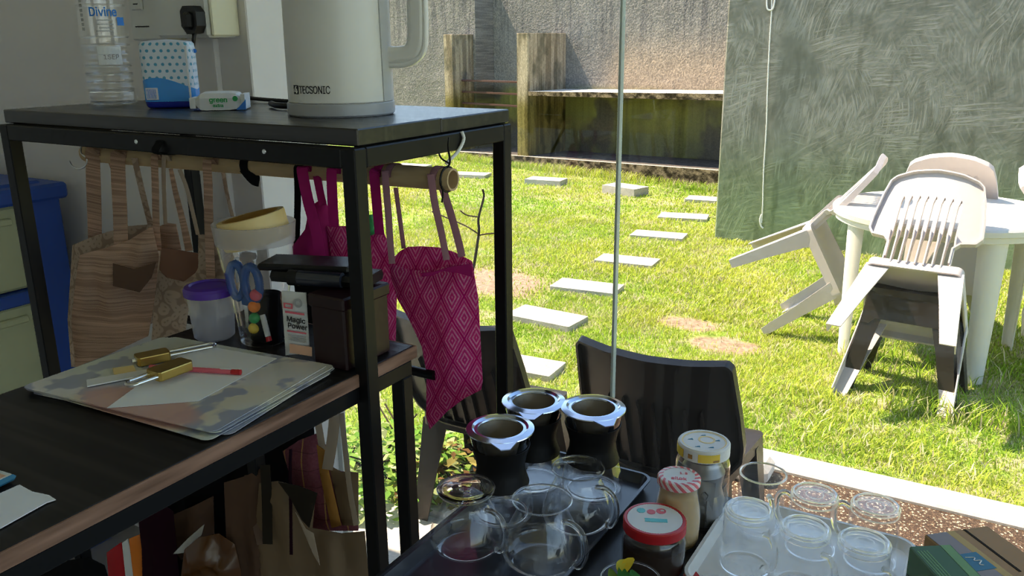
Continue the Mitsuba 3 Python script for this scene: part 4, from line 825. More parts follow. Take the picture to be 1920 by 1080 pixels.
t = bag('pinkish floral bag behind the tall plastic jar', G1, 'm_floral_bag', [(-0.0973, 1.1349), (-0.0658, 1.1375), (-0.0305, 1.1358), (-0.0140, 1.0810), (-0.0299, 1.0020), (-0.1402, 0.9825), (-0.1338, 1.0170), (-0.1057, 1.0628)], (-1.30, 1.15, 0), 25, 0.016)
strap(t, [(-1.3270, 1.1000, 1.2890), (-1.3330, 1.1000, 1.2370), (-1.3440, 1.1000, 1.1520), (-1.3560, 1.1000, 1.0360)], [0.013, 0.018], 'm_reed_bag')
strap(t, [(-1.4490, 1.1300, 1.2590), (-1.4470, 1.1400, 1.2210), (-1.4490, 1.1500, 1.1660), (-1.4540, 1.1600, 1.1180)], 0.008, 'm_strap_pale', over=False)
strap(t, [(-1.3340, 1.1400, 1.2590), (-1.3390, 1.1500, 1.2080), (-1.3390, 1.1600, 1.1500)], 0.007, 'm_floral_bag', over=False)

t = bag('crumpled magenta bag hanging just left of the front rack leg', None, 'm_magenta', [(-0.0446, 1.1381), (-0.0187, 1.1700), (-0.0078, 1.2119), (0.0105, 1.2234), (0.0237, 1.2171), (0.0320, 1.1969), (0.0478, 1.1683), (0.0449, 1.0912), (0.0036, 1.0976), (-0.0438, 1.0990)], (-1.10, 1.14, 0), 35, 0.02, 0.02, 0.016, (30, 14))
strap(t, [(-1.0970, 1.1150, 1.2860), (-1.0940, 1.1200, 1.2310), (-1.0700, 1.1100, 1.1780), (-1.0510, 1.1000, 1.1150)], 0.020, 'm_magenta'); strap(t, [(-1.0770, 1.1300, 1.2720), (-1.0720, 1.1300, 1.2430), (-1.0670, 1.1300, 1.2190)], 0.014, 'm_magenta', over=False)
strap(t, [(-1.0290, 1.1180, 1.2880), (-1.0340, 1.1200, 1.2380), (-1.0440, 1.1300, 1.1820)], 0.018, 'm_magenta')
t = thing('black_strap_bag', 'flat black cloth bag hanging by a black strap behind the desk jar', 'bag')
m, uv = pillow([(-0.0736, 1.0846), (-0.0206, 1.0809), (0.0203, 1.0765), (0.0122, 0.9499), (-0.0707, 0.9641)], 0.014, 0.010, 0.02, (-1.12, 1.195, 0), 35, 0.006, 91); put('body', m, 'm_black_cloth', t, smooth=True)
strap(t, [(-1.1140, 1.1200, 1.2860), (-1.1370, 1.1400, 1.2370), (-1.1670, 1.1600, 1.1590), (-1.1980, 1.1800, 1.0710)], 0.012, 'm_black_cloth')
t = bag('magenta patterned bag hanging behind the front rack leg', None, 'm_pink_bag', [(-0.0847, 1.1784), (-0.0476, 1.1779), (-0.0096, 1.1572), (0.0185, 1.1689), (0.0324, 1.1302), (0.0379, 1.0369), (0.0319, 0.9514), (-0.0113, 0.9435), (-0.0691, 0.9962)], (-1.00, 1.185, 0), 32, 0.018)
strap(t, [(-0.9420, 1.1280, 1.2890), (-0.9500, 1.1400, 1.2330), (-0.9640, 1.1600, 1.1700)], 0.017, 'm_magenta')
tag(put('green_pouch', pillow([(-0.0577, 1.1906), (-0.0416, 1.1924), (-0.0407, 1.1535), (-0.0581, 1.1475)], 0.008, 0.006, 0.01, (-0.985, 1.235, 0), 32, 0.002, 93)[0], 'm_green', smooth=True), 'bit of a green pouch between the front rack leg and the pink strap', 'pouch')
t = bag('bright pink diamond-patterned tote bag hanging at the right end of the tube', None, 'm_pink_bag', [(-0.0596, 1.1324), (-0.0444, 1.1243), (-0.0251, 1.1193), (-0.0009, 1.1174), (0.0234, 1.1212), (0.0476, 1.1299), (0.0906, 1.1382), (0.1005, 1.0714), (0.1028, 0.9926), (0.1053, 0.9166), (0.1020, 0.8998), (0.0720, 0.8821), (0.0392, 0.8544), (0.0034, 0.8142), (-0.0027, 0.8406), (0.0015, 0.9252), (-0.0055, 0.9762), (-0.0263, 1.0256), (-0.0473, 1.0644), (-0.0572, 1.1034)], (-0.865, 1.150, 0), 20, 0.030, 0.04, 0.018, (20, 6),
        back_poly=[(-0.0692, 1.1226), (-0.0483, 1.1440), (-0.0330, 1.1524), (-0.0084, 1.1542), (0.0229, 1.1534), (0.0499, 1.1466), (0.0823, 1.1313), (0.0817, 1.1011), (-0.0015, 1.0777), (-0.0606, 1.0951)])
strap(t, [(-0.9180, 1.1280, 1.2890), (-0.9090, 1.1200, 1.2210), (-0.9000, 1.1100, 1.1770), (-0.9020, 1.1150, 1.1340)], [0.014, 0.011], 'm_strap_pink'); strap(t, [(-0.9340, 1.1750, 1.2550), (-0.9320, 1.1800, 1.1990), (-0.9300, 1.1850, 1.1430)], 0.008, 'm_strap_pink', over=False)
strap(t, [(-0.8270, 1.1350, 1.2900), (-0.8180, 1.1300, 1.2460), (-0.8020, 1.1250, 1.1940), (-0.7900, 1.1200, 1.1530)], [0.016, 0.011], 'm_strap_pink'); strap(t, [(-0.8370, 1.1800, 1.2620), (-0.8280, 1.1900, 1.2160), (-0.8180, 1.2000, 1.1580), (-0.8140, 1.2000, 1.1380)], 0.013, 'm_strap_pink', over=False)
put('hem', pillow([(0.0066, 1.1234), (0.0302, 1.1272), (0.0539, 1.1356), (0.0948, 1.1437), (0.0971, 1.1196), (0.0722, 1.1261), (0.0443, 1.1287), (0.0272, 1.1205), (0.0082, 1.1168)], 0.012, 0.003, 0.01, (-0.850, 1.118, 0), 20, 0.001, 97)[0], 'm_magenta', t, smooth=True)

# ------------------------------------------------------------------ hanging under the desk
rod = thing('hanging_rod', 'black steel rod under the desk that carries the lower bags', 'rod')
put('bar', tube([(-1.55, 1.15, 0.925), (-0.845, 1.15, 0.925)], 0.009, 12), 'm_black_steel', rod, smooth=40)
def low(label, cloth, poly, yb, yaw=25, thick=0.02, folds=0.026, freq=(34, 6), name='tote_bag', catg='bag', x0=-1.15):
    CLO[0] += 1; t = thing(name, label, catg); m, uv = pillow(poly, 0.014, thick, 0.03, (x0, yb, 0), yaw, folds, CLO[0] * 3, freq); put('body', m, cloth, t, smooth=True, uv=uv); return t
def band(t, pts, w, cloth, label=None): m, uv = ribbon(pts, w, 0.0016, (0.86, 0.5, 0), 5); put('strap', m, cloth, t, smooth=50, uv=uv, label=label)
t = low('plaid maroon and orange bag hanging under the desk beside the front rack leg', 'm_plaid', [(-0.0897, 0.6847), (-0.0532, 0.7106), (-0.0109, 0.7292), (0.0092, 0.6937), (0.0043, 0.6567), (0.0330, 0.6431), (0.0694, 0.6422), (0.0611, 0.5042), (-0.0468, 0.4985), (-0.0751, 0.6121)], 1.17)
put('side_stripe', pillow([(0.0074, 0.7164), (0.0265, 0.7028), (0.0281, 0.6618), (0.0464, 0.5325), (0.0253, 0.5250), (0.0092, 0.6488)], 0.012, 0.010, 0.02, (-1.15, 1.140, 0), 25, 0.004, 61)[0], 'm_orange_cloth', t, smooth=True, label='orange side stripe')
put('side_panel', pillow([(0.0225, 0.6667), (0.0474, 0.6519), (0.0834, 0.6510), (0.0760, 0.5286), (0.0415, 0.5268)], 0.012, 0.010, 0.02, (-1.15, 1.150, 0), 25, 0.006, 62)[0], 'm_khaki', t, smooth=True, label='khaki side panel')
band(t, [(-1.1420, 1.1500, 0.7660), (-1.1390, 1.1500, 0.7410), (-1.1340, 1.1500, 0.6970)], 0.014, 'm_strap_pale')
t = low('khaki bag with an open mouth hanging lowest beside the front rack leg', 'm_khaki', [(-0.1110, 0.6515), (-0.0727, 0.6580), (-0.0294, 0.6480), (0.0048, 0.6352), (-0.0080, 0.5544), (0.0515, 0.5451), (0.1006, 0.5526), (0.1053, 0.3187), (-0.1276, 0.3030), (-0.1311, 0.5356)], 1.10, x0=-1.12, folds=0.02)
put('mouth', pillow([(-0.0345, 0.6791), (0.0058, 0.6728), (0.0421, 0.6582), (0.0200, 0.5803), (0.0062, 0.5975), (-0.0127, 0.6439)], 0.012, 0.006, 0.015, (-1.12, 1.055, 0), 25, 0.003, 64)[0], 'm_khaki_dark', t, smooth=True, label='dark inner face of the open mouth')
put('lining', pillow([(-0.0094, 0.6119), (0.0094, 0.5746), (0.0240, 0.5657), (0.0317, 0.4929), (0.0203, 0.5169)], 0.012, 0.004, 0.012, (-1.12, 1.060, 0), 25, 0.002, 66)[0], 'm_strap_pale', t, smooth=True)
band(t, [(-1.0580, 1.1300, 0.8110), (-1.0260, 1.1000, 0.7460), (-1.0030, 1.0800, 0.6830), (-0.9750, 1.0600, 0.6270)], 0.010, 'm_strap_pale'); band(t, [(-1.1940, 1.1200, 0.7040), (-1.1690, 1.0900, 0.6790), (-1.1350, 1.0500, 0.6130), (-1.1340, 1.0400, 0.5230)], 0.006, 'm_maroon_cloth')
band(t, [(-1.0940, 1.1500, 0.7910), (-1.1080, 1.1500, 0.7270), (-1.1260, 1.1500, 0.6620)], 0.022, 'm_strap_pale')
t = low('brown cloth bag with long dark straps left of the khaki one', 'm_brown_cloth', [(-0.1118, 0.6403), (-0.0625, 0.6582), (-0.0175, 0.6842), (-0.0150, 0.5897), (-0.0114, 0.5025), (-0.0110, 0.2931), (-0.1380, 0.2846), (-0.1199, 0.5220)], 1.08, x0=-1.20, folds=0.022, freq=(40, 4))
band(t, [(-1.2060, 1.0600, 0.6930), (-1.1990, 1.0500, 0.6300), (-1.1990, 1.0400, 0.5260)], 0.020, 'm_khaki_dark'); band(t, [(-1.2540, 1.0600, 0.6580), (-1.2380, 1.0500, 0.5820), (-1.2140, 1.0400, 0.5210)], 0.022, 'm_strap_brown'); band(t, [(-1.3220, 1.0600, 0.6210), (-1.3140, 1.0500, 0.5600), (-1.3170, 1.0400, 0.5010)], 0.010, 'm_maroon_cloth')
t = low('dark maroon bag hanging left of the white slip of paper', 'm_maroon_cloth', [(-0.2440, 0.5362), (-0.1898, 0.5646), (-0.1631, 0.5402), (-0.1678, 0.4352), (-0.1742, 0.2430), (-0.2703, 0.2365), (-0.2469, 0.4441)], 1.08, x0=-1.30)
t = low('brown suede panel bag right behind the white slip of paper', 'm_brown_cloth', [(-0.2725, 0.5025), (-0.2179, 0.5290), (-0.1661, 0.5577), (-0.1754, 0.4514), (-0.2590, 0.3925), (-0.2731, 0.4190)], 1.15, x0=-1.25)
tag(put('paper_slip', pillow([(-0.2185, 0.4458), (-0.1814, 0.4845), (-0.1402, 0.5216), (-0.1492, 0.4953), (-0.1761, 0.4691), (-0.1927, 0.4498), (-0.2100, 0.4462)], 0.012, 0.001, 0.01, (-1.25, 1.09, 0), 25, 0.001, 71)[0], 'm_paper', smooth=True), 'small white slip of paper among the dark bags under the desk', 'paper')
t = low('black cloth added leftmost under the desk to fill a shaded gap', 'm_black_cloth', [(-0.4360, 0.3371), (-0.3520, 0.3742), (-0.2922, 0.3874), (-0.2556, 0.3686), (-0.2485, 0.3128), (-0.2631, 0.1968), (-0.4632, 0.1833)], 1.07, x0=-1.42)  # added backing that keeps the left gap as dark as shade
t = low('wide black cloth added behind the bags under the desk as dark shade', 'm_black_cloth', [(-0.4246, 0.5505), (-0.2514, 0.6377), (-0.0419, 0.7419), (-0.0407, 0.6463), (-0.0919, 0.1719), (-0.4781, 0.1459)], 1.25, x0=-1.20)  # added sheet standing in for the shade between the bags
t = low('shiny amber-brown scarf bunched under the desk near the bottom edge', 'm_amber', [(-0.1788, 0.4394), (-0.1648, 0.4977), (-0.1314, 0.5271), (-0.0868, 0.5394), (-0.0552, 0.5162), (-0.0479, 0.4535), (-0.0649, 0.3089), (-0.1959, 0.3001)], 1.04, thick=0.03, folds=0.05, freq=(45, 22), name='scarf', catg='scarf', x0=-1.22)
t = low('red bag with white and orange stripes at the bottom left under the desk', 'm_red', [(-0.2928, 0.4138), (-0.2535, 0.4431), (-0.2510, 0.3557), (-0.2635, 0.2135), (-0.3077, 0.2105)], 1.08, x0=-1.36, thick=0.012, folds=0.004)
put('white_stripe', pillow([(-0.2424, 0.4466), (-0.2272, 0.4582), (-0.2231, 0.3634), (-0.2326, 0.2224), (-0.2532, 0.2210)], 0.012, 0.010, 0.02, (-1.36, 1.070, 0), 25, 0.002, 73)[0], 'm_paper', t, smooth=True)
put('orange_stripe', pillow([(-0.2197, 0.4613), (-0.1935, 0.4734), (-0.1905, 0.3684), (-0.1967, 0.2282), (-0.2275, 0.2261)], 0.012, 0.012, 0.02, (-1.36, 1.065, 0), 25, 0.002, 74)[0], 'm_orange', t, smooth=True)

# ------------------------------------------------------------------ on the desk
ZD = 1.0004
mc = [(-1.237, 0.642), (-0.858, 0.672), (-0.890, 0.935), (-1.238, 0.897)]
def sheet(cn, z, t, r=0.012, yaw=0.0, dx=0.0, dy=0.0, step=0.02, wave=0.0):
    P = np.array(cn); c = P.mean(0); a = math.radians(yaw); R2 = np.array([[math.cos(a), -math.sin(a)], [math.sin(a), math.cos(a)]])
    P = (P - c) @ R2.T + c + [dx, dy]; poly = Polygon(P).buffer(-r).buffer(r, quad_segs=4)
    m = slab(poly, step, t, lambda q, w: np.column_stack([q, z + w + wave * (meshkit.noise(np.column_stack([q * 9, q[:, :1] * 0]), int(dx * 1e4) % 50) - 0.2)])); return m, m.vertices[:, :2] - P[0]
for i, (yw, dx, dy) in enumerate([(2.5, 0.006, 0.008), (-2.2, 0.008, -0.004), (1.4, -0.004, 0.002), (-0.8, 0.005, 0.006), (0.8, -0.001, -0.003)]):
    m, uv = sheet(mc, ZD + 0.0012 + i * 0.0021, 0.0011, yaw=yw, dx=dx, dy=dy, wave=0.0007)
    tag(put('placemat', m, 'm_mat', smooth=False, uv=uv), ['laminated map placemat, lowest of the stack on the desk', 'laminated placemat, second from the bottom of the stack on the desk', 'laminated placemat in the middle of the stack on the desk', 'laminated placemat, second from the top of the stack on the desk', 'laminated map placemat with a pink area, topmost of the stack on the desk'][i], 'placemat', 'placemats stacked on the desk')
ZM = ZD + 0.0012 + 4 * 0.0021 + 0.0016
def flat(pts, z0, t, ch=0.0): m = extr(Polygon([p[:2] for p in pts]), t); m.apply_translation((0, 0, z0)); return m
tag(put('paper_sheet', flat([(-1.0490, 0.6510, 1.0120), (-1.1570, 0.8910, 1.0120), (-0.9830, 0.9100, 1.0120), (-0.9560, 0.7310, 1.0120)], ZM, 0.0006), 'm_paper'), 'white sheet of paper on the placemats under the padlocks', 'paper')
tag(put('orange_slip', flat([(-1.1780, 0.7500, 1.0130), (-1.1590, 0.7740, 1.0130), (-1.1300, 0.7590, 1.0130), (-1.1510, 0.7340, 1.0130)], ZM + 0.0008, 0.0006), 'm_pale_yellow'), 'small orange-yellow slip beside the farther padlock', 'paper')
tag(put('ruler_strip', flat([(-1.1660, 0.6980, 1.0140), (-1.1200, 0.7740, 1.0140), (-1.1000, 0.7630, 1.0140), (-1.1420, 0.6830, 1.0140)], ZM + 0.0008, 0.002), 'm_white_print'), 'white paper strip with small marks left of the padlocks', 'strip')
rp = thing('red_pen', 'clear ballpoint pen with red ink and red cap lying across the paper', 'pen'); PA, PB = np.array((-1.1200, 0.7760, 1.0170)), np.array((-0.9780, 0.8300, 1.0170))
PA[2] = PB[2] = ZM + 0.0053; q = lambda t: PA + (PB - PA) * t
put('barrel', tube([q(0), q(0.9)], 0.0042, 8), 'm_pink_print', rp, smooth=40); put('cap', tube([q(0.905), q(1.0)], 0.0045, 8), 'm_red', rp, smooth=40); put('clip', tube([q(0.78) + [0, 0, 0.004], q(0.9) + [0, 0, 0.004]], 0.0012, 6), 'm_white_print', rp)
def padlock(label, A, B, w, z, L, sw_):
    """Body from A to B (its length), a long steel shackle of length L leaving the far end."""
    t = thing('padlock', label, 'padlock'); A, B = np.array(A[:2]), np.array(B[:2]); d = (B - A); ln = np.linalg.norm(d); d /= ln; a = math.degrees(math.atan2(d[1], d[0]))
    M = T().translate([A[0], A[1], z]).rotate([0, 0, 1], a)
    o = [(0, -w / 2 + 0.004), (0.004, -w / 2), (ln - 0.003, -w / 2), (ln, -w / 2 + 0.003), (ln, w / 2 - 0.003), (ln - 0.003, w / 2), (0.004, w / 2), (0, w / 2 - 0.004)]
    put('body', hull(np.array([(x, y * s, h) for x, y in o for h, s in ((0, 0.96), (0.0015, 1), (0.0125, 1), (0.014, 0.96))])), 'm_brass', t, tw=M)
    r = w * 0.30; P = [(ln - 0.004, r, 0.007), (ln + L - r, r, 0.007)] + [(ln + L - r + r * math.sin(u), r * math.cos(u), 0.007) for u in np.linspace(0.3, math.pi - 0.3, 7)] + [(ln + L - r, -r, 0.007), (ln - 0.004, -r, 0.007)]
    put('shackle', tube(P, sw_, 10), 'm_steel', t, smooth=40, tw=M)
    put('keyway', tube([(-0.006, 0, 0.007), (0.001, 0, 0.007)], 0.0045, 8), 'm_steel', t, smooth=40, tw=M)
padlock('brass padlock with its long shackle pointing right, farther one on the paper', (-1.1580, 0.7790, 1.0150), (-1.1380, 0.8250, 1.0150), 0.030, ZM + 0.001, 0.074, 0.0033)
padlock('brass padlock with its shackle towards us, lying on the red pen', (-1.0580, 0.7970, 1.0200), (-1.0600, 0.7370, 1.0200), 0.034, ZM + 0.0095, 0.042, 0.0033)

cp = thing('purple_lid_cup', 'frosted plastic cup with a purple lid behind the placemats', 'cup'); CX, CY = -1.185, 0.957
put('cup', lathe([(0, 0), (0.031, 0), (0.035, 0.004), (0.0405, 0.082)], 44), 'm_cloudy', cp, smooth=40, tw=T().translate([CX, CY, ZD]))
put('lid', lathe([(0.0405, 0.079), (0.0445, 0.080), (0.0448, 0.090), (0.042, 0.095), (0.034, 0.0975), (0.032, 0.094), (0, 0.094)], 44), 'm_purple', cp, smooth=30, tw=T().translate([CX, CY, ZD]))
pj = thing('plastic_jar', 'tall clear plastic jar holding scissors, beads and a tape roll on the desk', 'jar'); JX, JY = -1.090, 0.985; MJ = T().translate([JX, JY, ZD])
put('body', lathe([(0, 0.001), (0.036, 0.001), (0.040, 0.004), (0.045, 0.06), (0.0600, 0.150), (0.0640, 0.180)], 48), 'm_clear', pj, smooth=40, tw=MJ)
put('rim', lathe([(0.0640, 0.178), (0.0655, 0.178), (0.0690, 0.212), (0.0672, 0.213), (0.0640, 0.178)], 48), 'm_cloudy', pj, smooth=40, tw=MJ)
tr = thing('tape_roll', 'pale yellow tape roll with an ochre core tilted in the mouth of the plastic jar', 'tape roll'); MR = T().translate([JX + 0.003, JY + 0.004, ZD + 0.176]).rotate([0.40, -0.88, 0.2], 13)
put('tape', lathe([(0.0475, 0.0), (0.0565, 0.0), (0.0575, 0.002), (0.0575, 0.046), (0.0565, 0.048), (0.0475, 0.048)], 56), 'm_pale_yellow', tr, smooth=30, tw=MR)
put('core', lathe([(0.0475, 0.0), (0.0475, 0.048), (0.0455, 0.048), (0.0455, 0.0), (0.0475, 0.0)], 56), 'm_ochre', tr, smooth=30, tw=MR)
sc = thing('scissors', 'blue-handled scissors standing in the plastic jar', 'scissors'); SX = np.array([JX - 0.010, JY - 0.025, ZD])
for dx in (-0.016, 0.020): put('handle', tube([SX + [dx + 0.014 * math.cos(a), 0.003 * math.cos(a), 0.112 + 0.030 * math.sin(a)] for a in np.linspace(0, 2 * np.pi, 17)[:-1]], 0.0075, 10, closed=True), 'm_scissor_blue', sc, smooth=True)
put('blade', cbox(SX + [-0.006, 0.0, 0.012], SX + [0.003, 0.002, 0.095], 0.0005), 'm_steel', sc); put('shank', cbox(SX + [-0.010, -0.002, 0.070], SX + [0.014, 0.003, 0.100], 0.002), 'm_scissor_blue', sc)
bd = thing('bead_string', 'string of red, orange, green and yellow beads inside the plastic jar', 'beads')
bq = np.array((-1.0680, 0.9480, 1.0530))
for k, (mm, px, py, r) in enumerate((('m_pink_print', 480, 553, 0.0105), ('m_orange', 477, 575, 0.0105), ('m_green', 477, 597, 0.0095), ('m_yellow', 476, 617, 0.0095))):
    p = [(-1.0710, 0.9580, 1.0940), (-1.0770, 0.9570, 1.0730), (-1.0790, 0.9570, 1.0520), (-1.0830, 0.9570, 1.0330)][k]
    m = trimesh.creation.icosphere(2, r); m.apply_translation(p); put('bead', m, mm, bd, smooth=True)
mk = thing('marker_pen', 'white marker with a red tip leaning inside the plastic jar', 'marker'); a, b = np.array((-1.0540, 0.9620, 1.0130)), np.array((-1.0690, 0.9660, 1.0570))
put('barrel', tube([a + (b - a) * 0.18, b], 0.005, 10), 'm_white_print', mk, smooth=40); put('tip', tube([a, a + (b - a) * 0.17], 0.005, 10), 'm_red', mk, smooth=40)
fo = thing('jar_filler', 'dark bundle of pens and cloth filling the back of the plastic jar', 'bundle')
put('cloth', lathe([(0, 0.004), (0.030, 0.006), (0.034, 0.04), (0.028, 0.085), (0, 0.09)], 20), 'm_black_cloth', fo, smooth=True, tw=T().translate([JX + 0.004, JY + 0.006, ZD]))
put('label_strip', cbox((JX - 0.052, JY - 0.006, ZD + 0.10), (JX - 0.047, JY + 0.004, ZD + 0.145), 0.001), 'm_paper', fo)

mb = thing('maroon_box', 'dark maroon lidded box behind the front rack leg on the desk', 'box')
put('body', turned(cbox((-0.035, -0.055, 0), (0.035, 0.055, 0.108), 0.003), 0, (-0.898, 0.997, ZD)), 'm_maroon', mb); put('lid', turned(cbox((-0.038, -0.058, 0.100), (0.038, 0.058, 0.121), 0.003), 0, (-0.898, 0.997, ZD)), 'm_maroon', mb)
nb = thing('black_case', 'long black case lying on top of the maroon box', 'case')
put('body', turned(hull(np.array([(x, y, z) for x in (-0.100, 0.072) for y, z in ((-0.030, 0.004), (-0.034, 0.013), (-0.028, 0.021), (0.028, 0.021), (0.034, 0.013), (0.030, 0.004))])), 14, (-0.935, 1.005, ZD + 0.1215)), 'm_black_plastic', nb, smooth=30)
nk = thing('notebook', 'thin black notebook on top of the black case', 'notebook')
put('cover', turned(cbox((-0.100, -0.036, 0), (0.060, 0.036, 0.012), 0.004), 20, (-0.965, 1.010, ZD + 0.1428)), 'm_black_plastic', nk)
ub = thing('black_roll', 'black rolled pouch lying in front of the notebook', 'roll')
put('roll', tube([(-0.985, 0.958, ZD + 0.136), (-0.900, 0.985, ZD + 0.136)], 0.0125, 14), 'm_black_gloss', ub, smooth=40); put('end_cap', tube([(-0.988, 0.957, ZD + 0.136), (-0.972, 0.962, ZD + 0.136)], 0.0132, 14), 'm_black_plastic', ub, smooth=40)
sp = thing('powder_sachet', 'white and orange printed powder sachet leaning against the maroon box', 'sachet')
S0 = np.array([(0.0318, 1.1181), (0.0754, 1.1174), (0.0734, 1.0143), (0.0292, 1.0067)])
m, uv = pillow([tuple(p) for p in S0], 0.010, 0.006, 0.015, (-1.02, 0.930, 0), 16, 0.001, 3); put('packet', m, 'm_white_print', sp, smooth=True)
cs, sn = math.cos(math.radians(16)), math.sin(math.radians(16))
def onS(m, u, z, tilt=-4, w=-0.0085):
    m = m.copy(); m.apply_transform(trimesh.transformations.rotation_matrix(math.radians(tilt), (0, 0, 1))); V = m.vertices; out = np.column_stack([-1.02 + (V[:, 0] + u) * cs - (w - V[:, 2]) * sn, 0.930 + (V[:, 0] + u) * sn + (w - V[:, 2]) * cs, V[:, 1] + z]); m.vertices = out; return m
u0, z0 = S0[0]; u1 = S0[1][0]; zb = S0[2][1]
put('print', cat([onS(meshkit.text_mesh('Magic', 0.0085, 0.0006, True), u0 + 0.009, z0 - 0.048), onS(meshkit.text_mesh('Power', 0.0085, 0.0006, True), u0 + 0.010, z0 - 0.059)]), 'm_ink_black', sp)
put('red_print', cat([onS(extr(Polygon([(0, 0), (0.034, 0), (0.034, 0.0035), (0, 0.0035)]), 0.0006), u0 + 0.008, z0 - 0.034), onS(extr(Polygon([(0, 0), (0.034, 0), (0.034, 0.0025), (0, 0.0025)]), 0.0006), u0 + 0.009, z0 - 0.066), onS(extr(Polygon([(0, 0), (0.016, 0), (0.016, 0.009), (0, 0.009)]).difference(Polygon([(0.003, 0.002), (0.013, 0.002), (0.013, 0.007), (0.003, 0.007)])), 0.0006), u0 + 0.006, z0 - 0.026)]), 'm_pink_print', sp)
put('round_print', cat([onS(extr(Point(0.006, 0.006).buffer(0.0075).difference(Point(0.006, 0.006).buffer(0.004)), 0.0006), u0 + 0.026, z0 - 0.022)]), 'm_kettle_grey', sp)
put('fine_print', cat([onS(extr(Polygon([(0, 0), (0.032, 0), (0.032, 0.0016), (0, 0.0016)]), 0.0006), u0 + 0.010, z0 - 0.072 - 0.004 * k) for k in range(3)] + [onS(extr(Polygon([(0.0026 * k, 0), (0.0026 * k + 0.0014, 0), (0.0026 * k + 0.0014, 0.006), (0.0026 * k, 0.006)]), 0.0006), u0 + 0.014, zb + 0.022) for k in range(10)]), 'm_kettle_grey', sp)
put('orange_foot', onS(extr(Polygon([(0, 0), (0.040, 0), (0.040, 0.016), (0, 0.016)]), 0.0006), u0 + 0.010, zb + 0.001), 'm_box_orange', sp)

tag(put('white_card', flat([(-0.9610, 0.4150, 1.0000), (-0.9610, 0.4740, 1.0000), (-0.9320, 0.4720, 1.0000), (-0.9070, 0.4770, 1.0000), (-0.8910, 0.4750, 1.0000), (-0.8940, 0.4660, 1.0000), (-0.8860, 0.4080, 1.0000), (-0.8790, 0.3720, 1.0000)], ZD + 0.001, 0.0012), 'm_paper'), 'torn white card on the desk at the left frame edge', 'card')
ph = thing('phone', 'dark blue-edged phone lying on the white card at the left frame edge', 'phone')
A, B = np.array((-0.9670, 0.4130, 1.0060)), np.array((-0.9730, 0.4800, 1.0060)); dd = (B - A)[:2] / np.linalg.norm((B - A)[:2]); ya = math.degrees(math.atan2(dd[1], dd[0]))
L = float(np.linalg.norm((B - A)[:2]))
put('body', turned(cbox((-0.02, 0.0, 0), (L, 0.05, 0.008), 0.0035), ya, (A[0], A[1], ZD + 0.0026)), 'm_box_blue', ph); put('screen', turned(cbox((-0.015, 0.004, 0.0078), (L - 0.004, 0.046, 0.0086), 0.0003), ya, (A[0], A[1], ZD + 0.0026)), 'm_trim', ph)
put('sticker', turned(cbox((0.0, 0.006, 0.0085), (L - 0.010, 0.018, 0.0091), 0.0002), ya, (A[0], A[1], ZD + 0.0026)), 'm_box_orange', ph)

# ------------------------------------------------------------------ the low table with glassware
ZT2 = 0.780
lt = thing('side_table', 'black table at the window carrying the trays of glassware', 'table')
put('tabletop', cbox((-0.698, -0.1, 0.755), (0.42, 1.248, ZT2), 0.003), 'm_black_gloss_table', lt)
for x in (-0.66, 0.38):
    for y in (1.21, -0.06): put('leg', cbox((x - 0.02, y - 0.02, 0.0), (x + 0.02, y + 0.02, 0.755), 0.002), 'm_black_steel', lt)
def tray(name, label, x0, x1, y0, y1, z, r, rim, t, m_, slope=0.008):
    k = thing(name, label, 'tray'); cx, cy = (x0 + x1) / 2, (y0 + y1) / 2
    loops = [(0.0, 0.0, t * 0), (slope * 0.4, 0, 0), (0, 0, 0)]
    ring = lambda off, zz: [(cx + p[0], cy + p[1], z + zz) for p in rrect(x1 - x0 + 2 * off, y1 - y0 + 2 * off, r + off, 8).exterior.coords[:-1]]
    base, inner = [ring(-slope, 0.0), ring(0.0, rim), ring(0.004, rim), ring(0.0045, rim - 0.003), ring(-slope + 0.003, -0.0 + 0.0)], None
    rings = [ring(-slope, t), ring(0, rim), ring(0.005, rim), ring(0.005, rim - 0.0025), ring(-slope + 0.002, 0.0)]
    n = len(rings[0]); V = np.array(sum(rings, [])); F = []
    for a in range(4):
        for i in range(n): j = (i + 1) % n; F += [[a * n + i, (a + 1) * n + j, a * n + j], [a * n + i, (a + 1) * n + i, (a + 1) * n + j]]
    b = len(V); V = np.vstack([V, [(cx, cy, z + t), (cx, cy, z)]])
    for i in range(n): j = (i + 1) % n; F += [[b, i, j], [b + 1, 4 * n + j, 4 * n + i]]
    m = trimesh.Trimesh(V, F, process=False)
    put('body', m, m_, k, smooth=30); return k
tray('black_tray', 'black serving tray under the coffee makers and glass servers', -0.665, -0.452, 0.60, 1.212, ZT2 + 0.0004, 0.018, 0.020, 0.004, 'm_black_gloss')
tray('white_tray', 'white tray holding the upturned glass mugs', -0.312, -0.046, 0.975, 1.222, ZT2 + 0.0004, 0.028, 0.018, 0.005, 'm_tray_white')
ZB = ZT2 + 0.0050   # inside the black tray
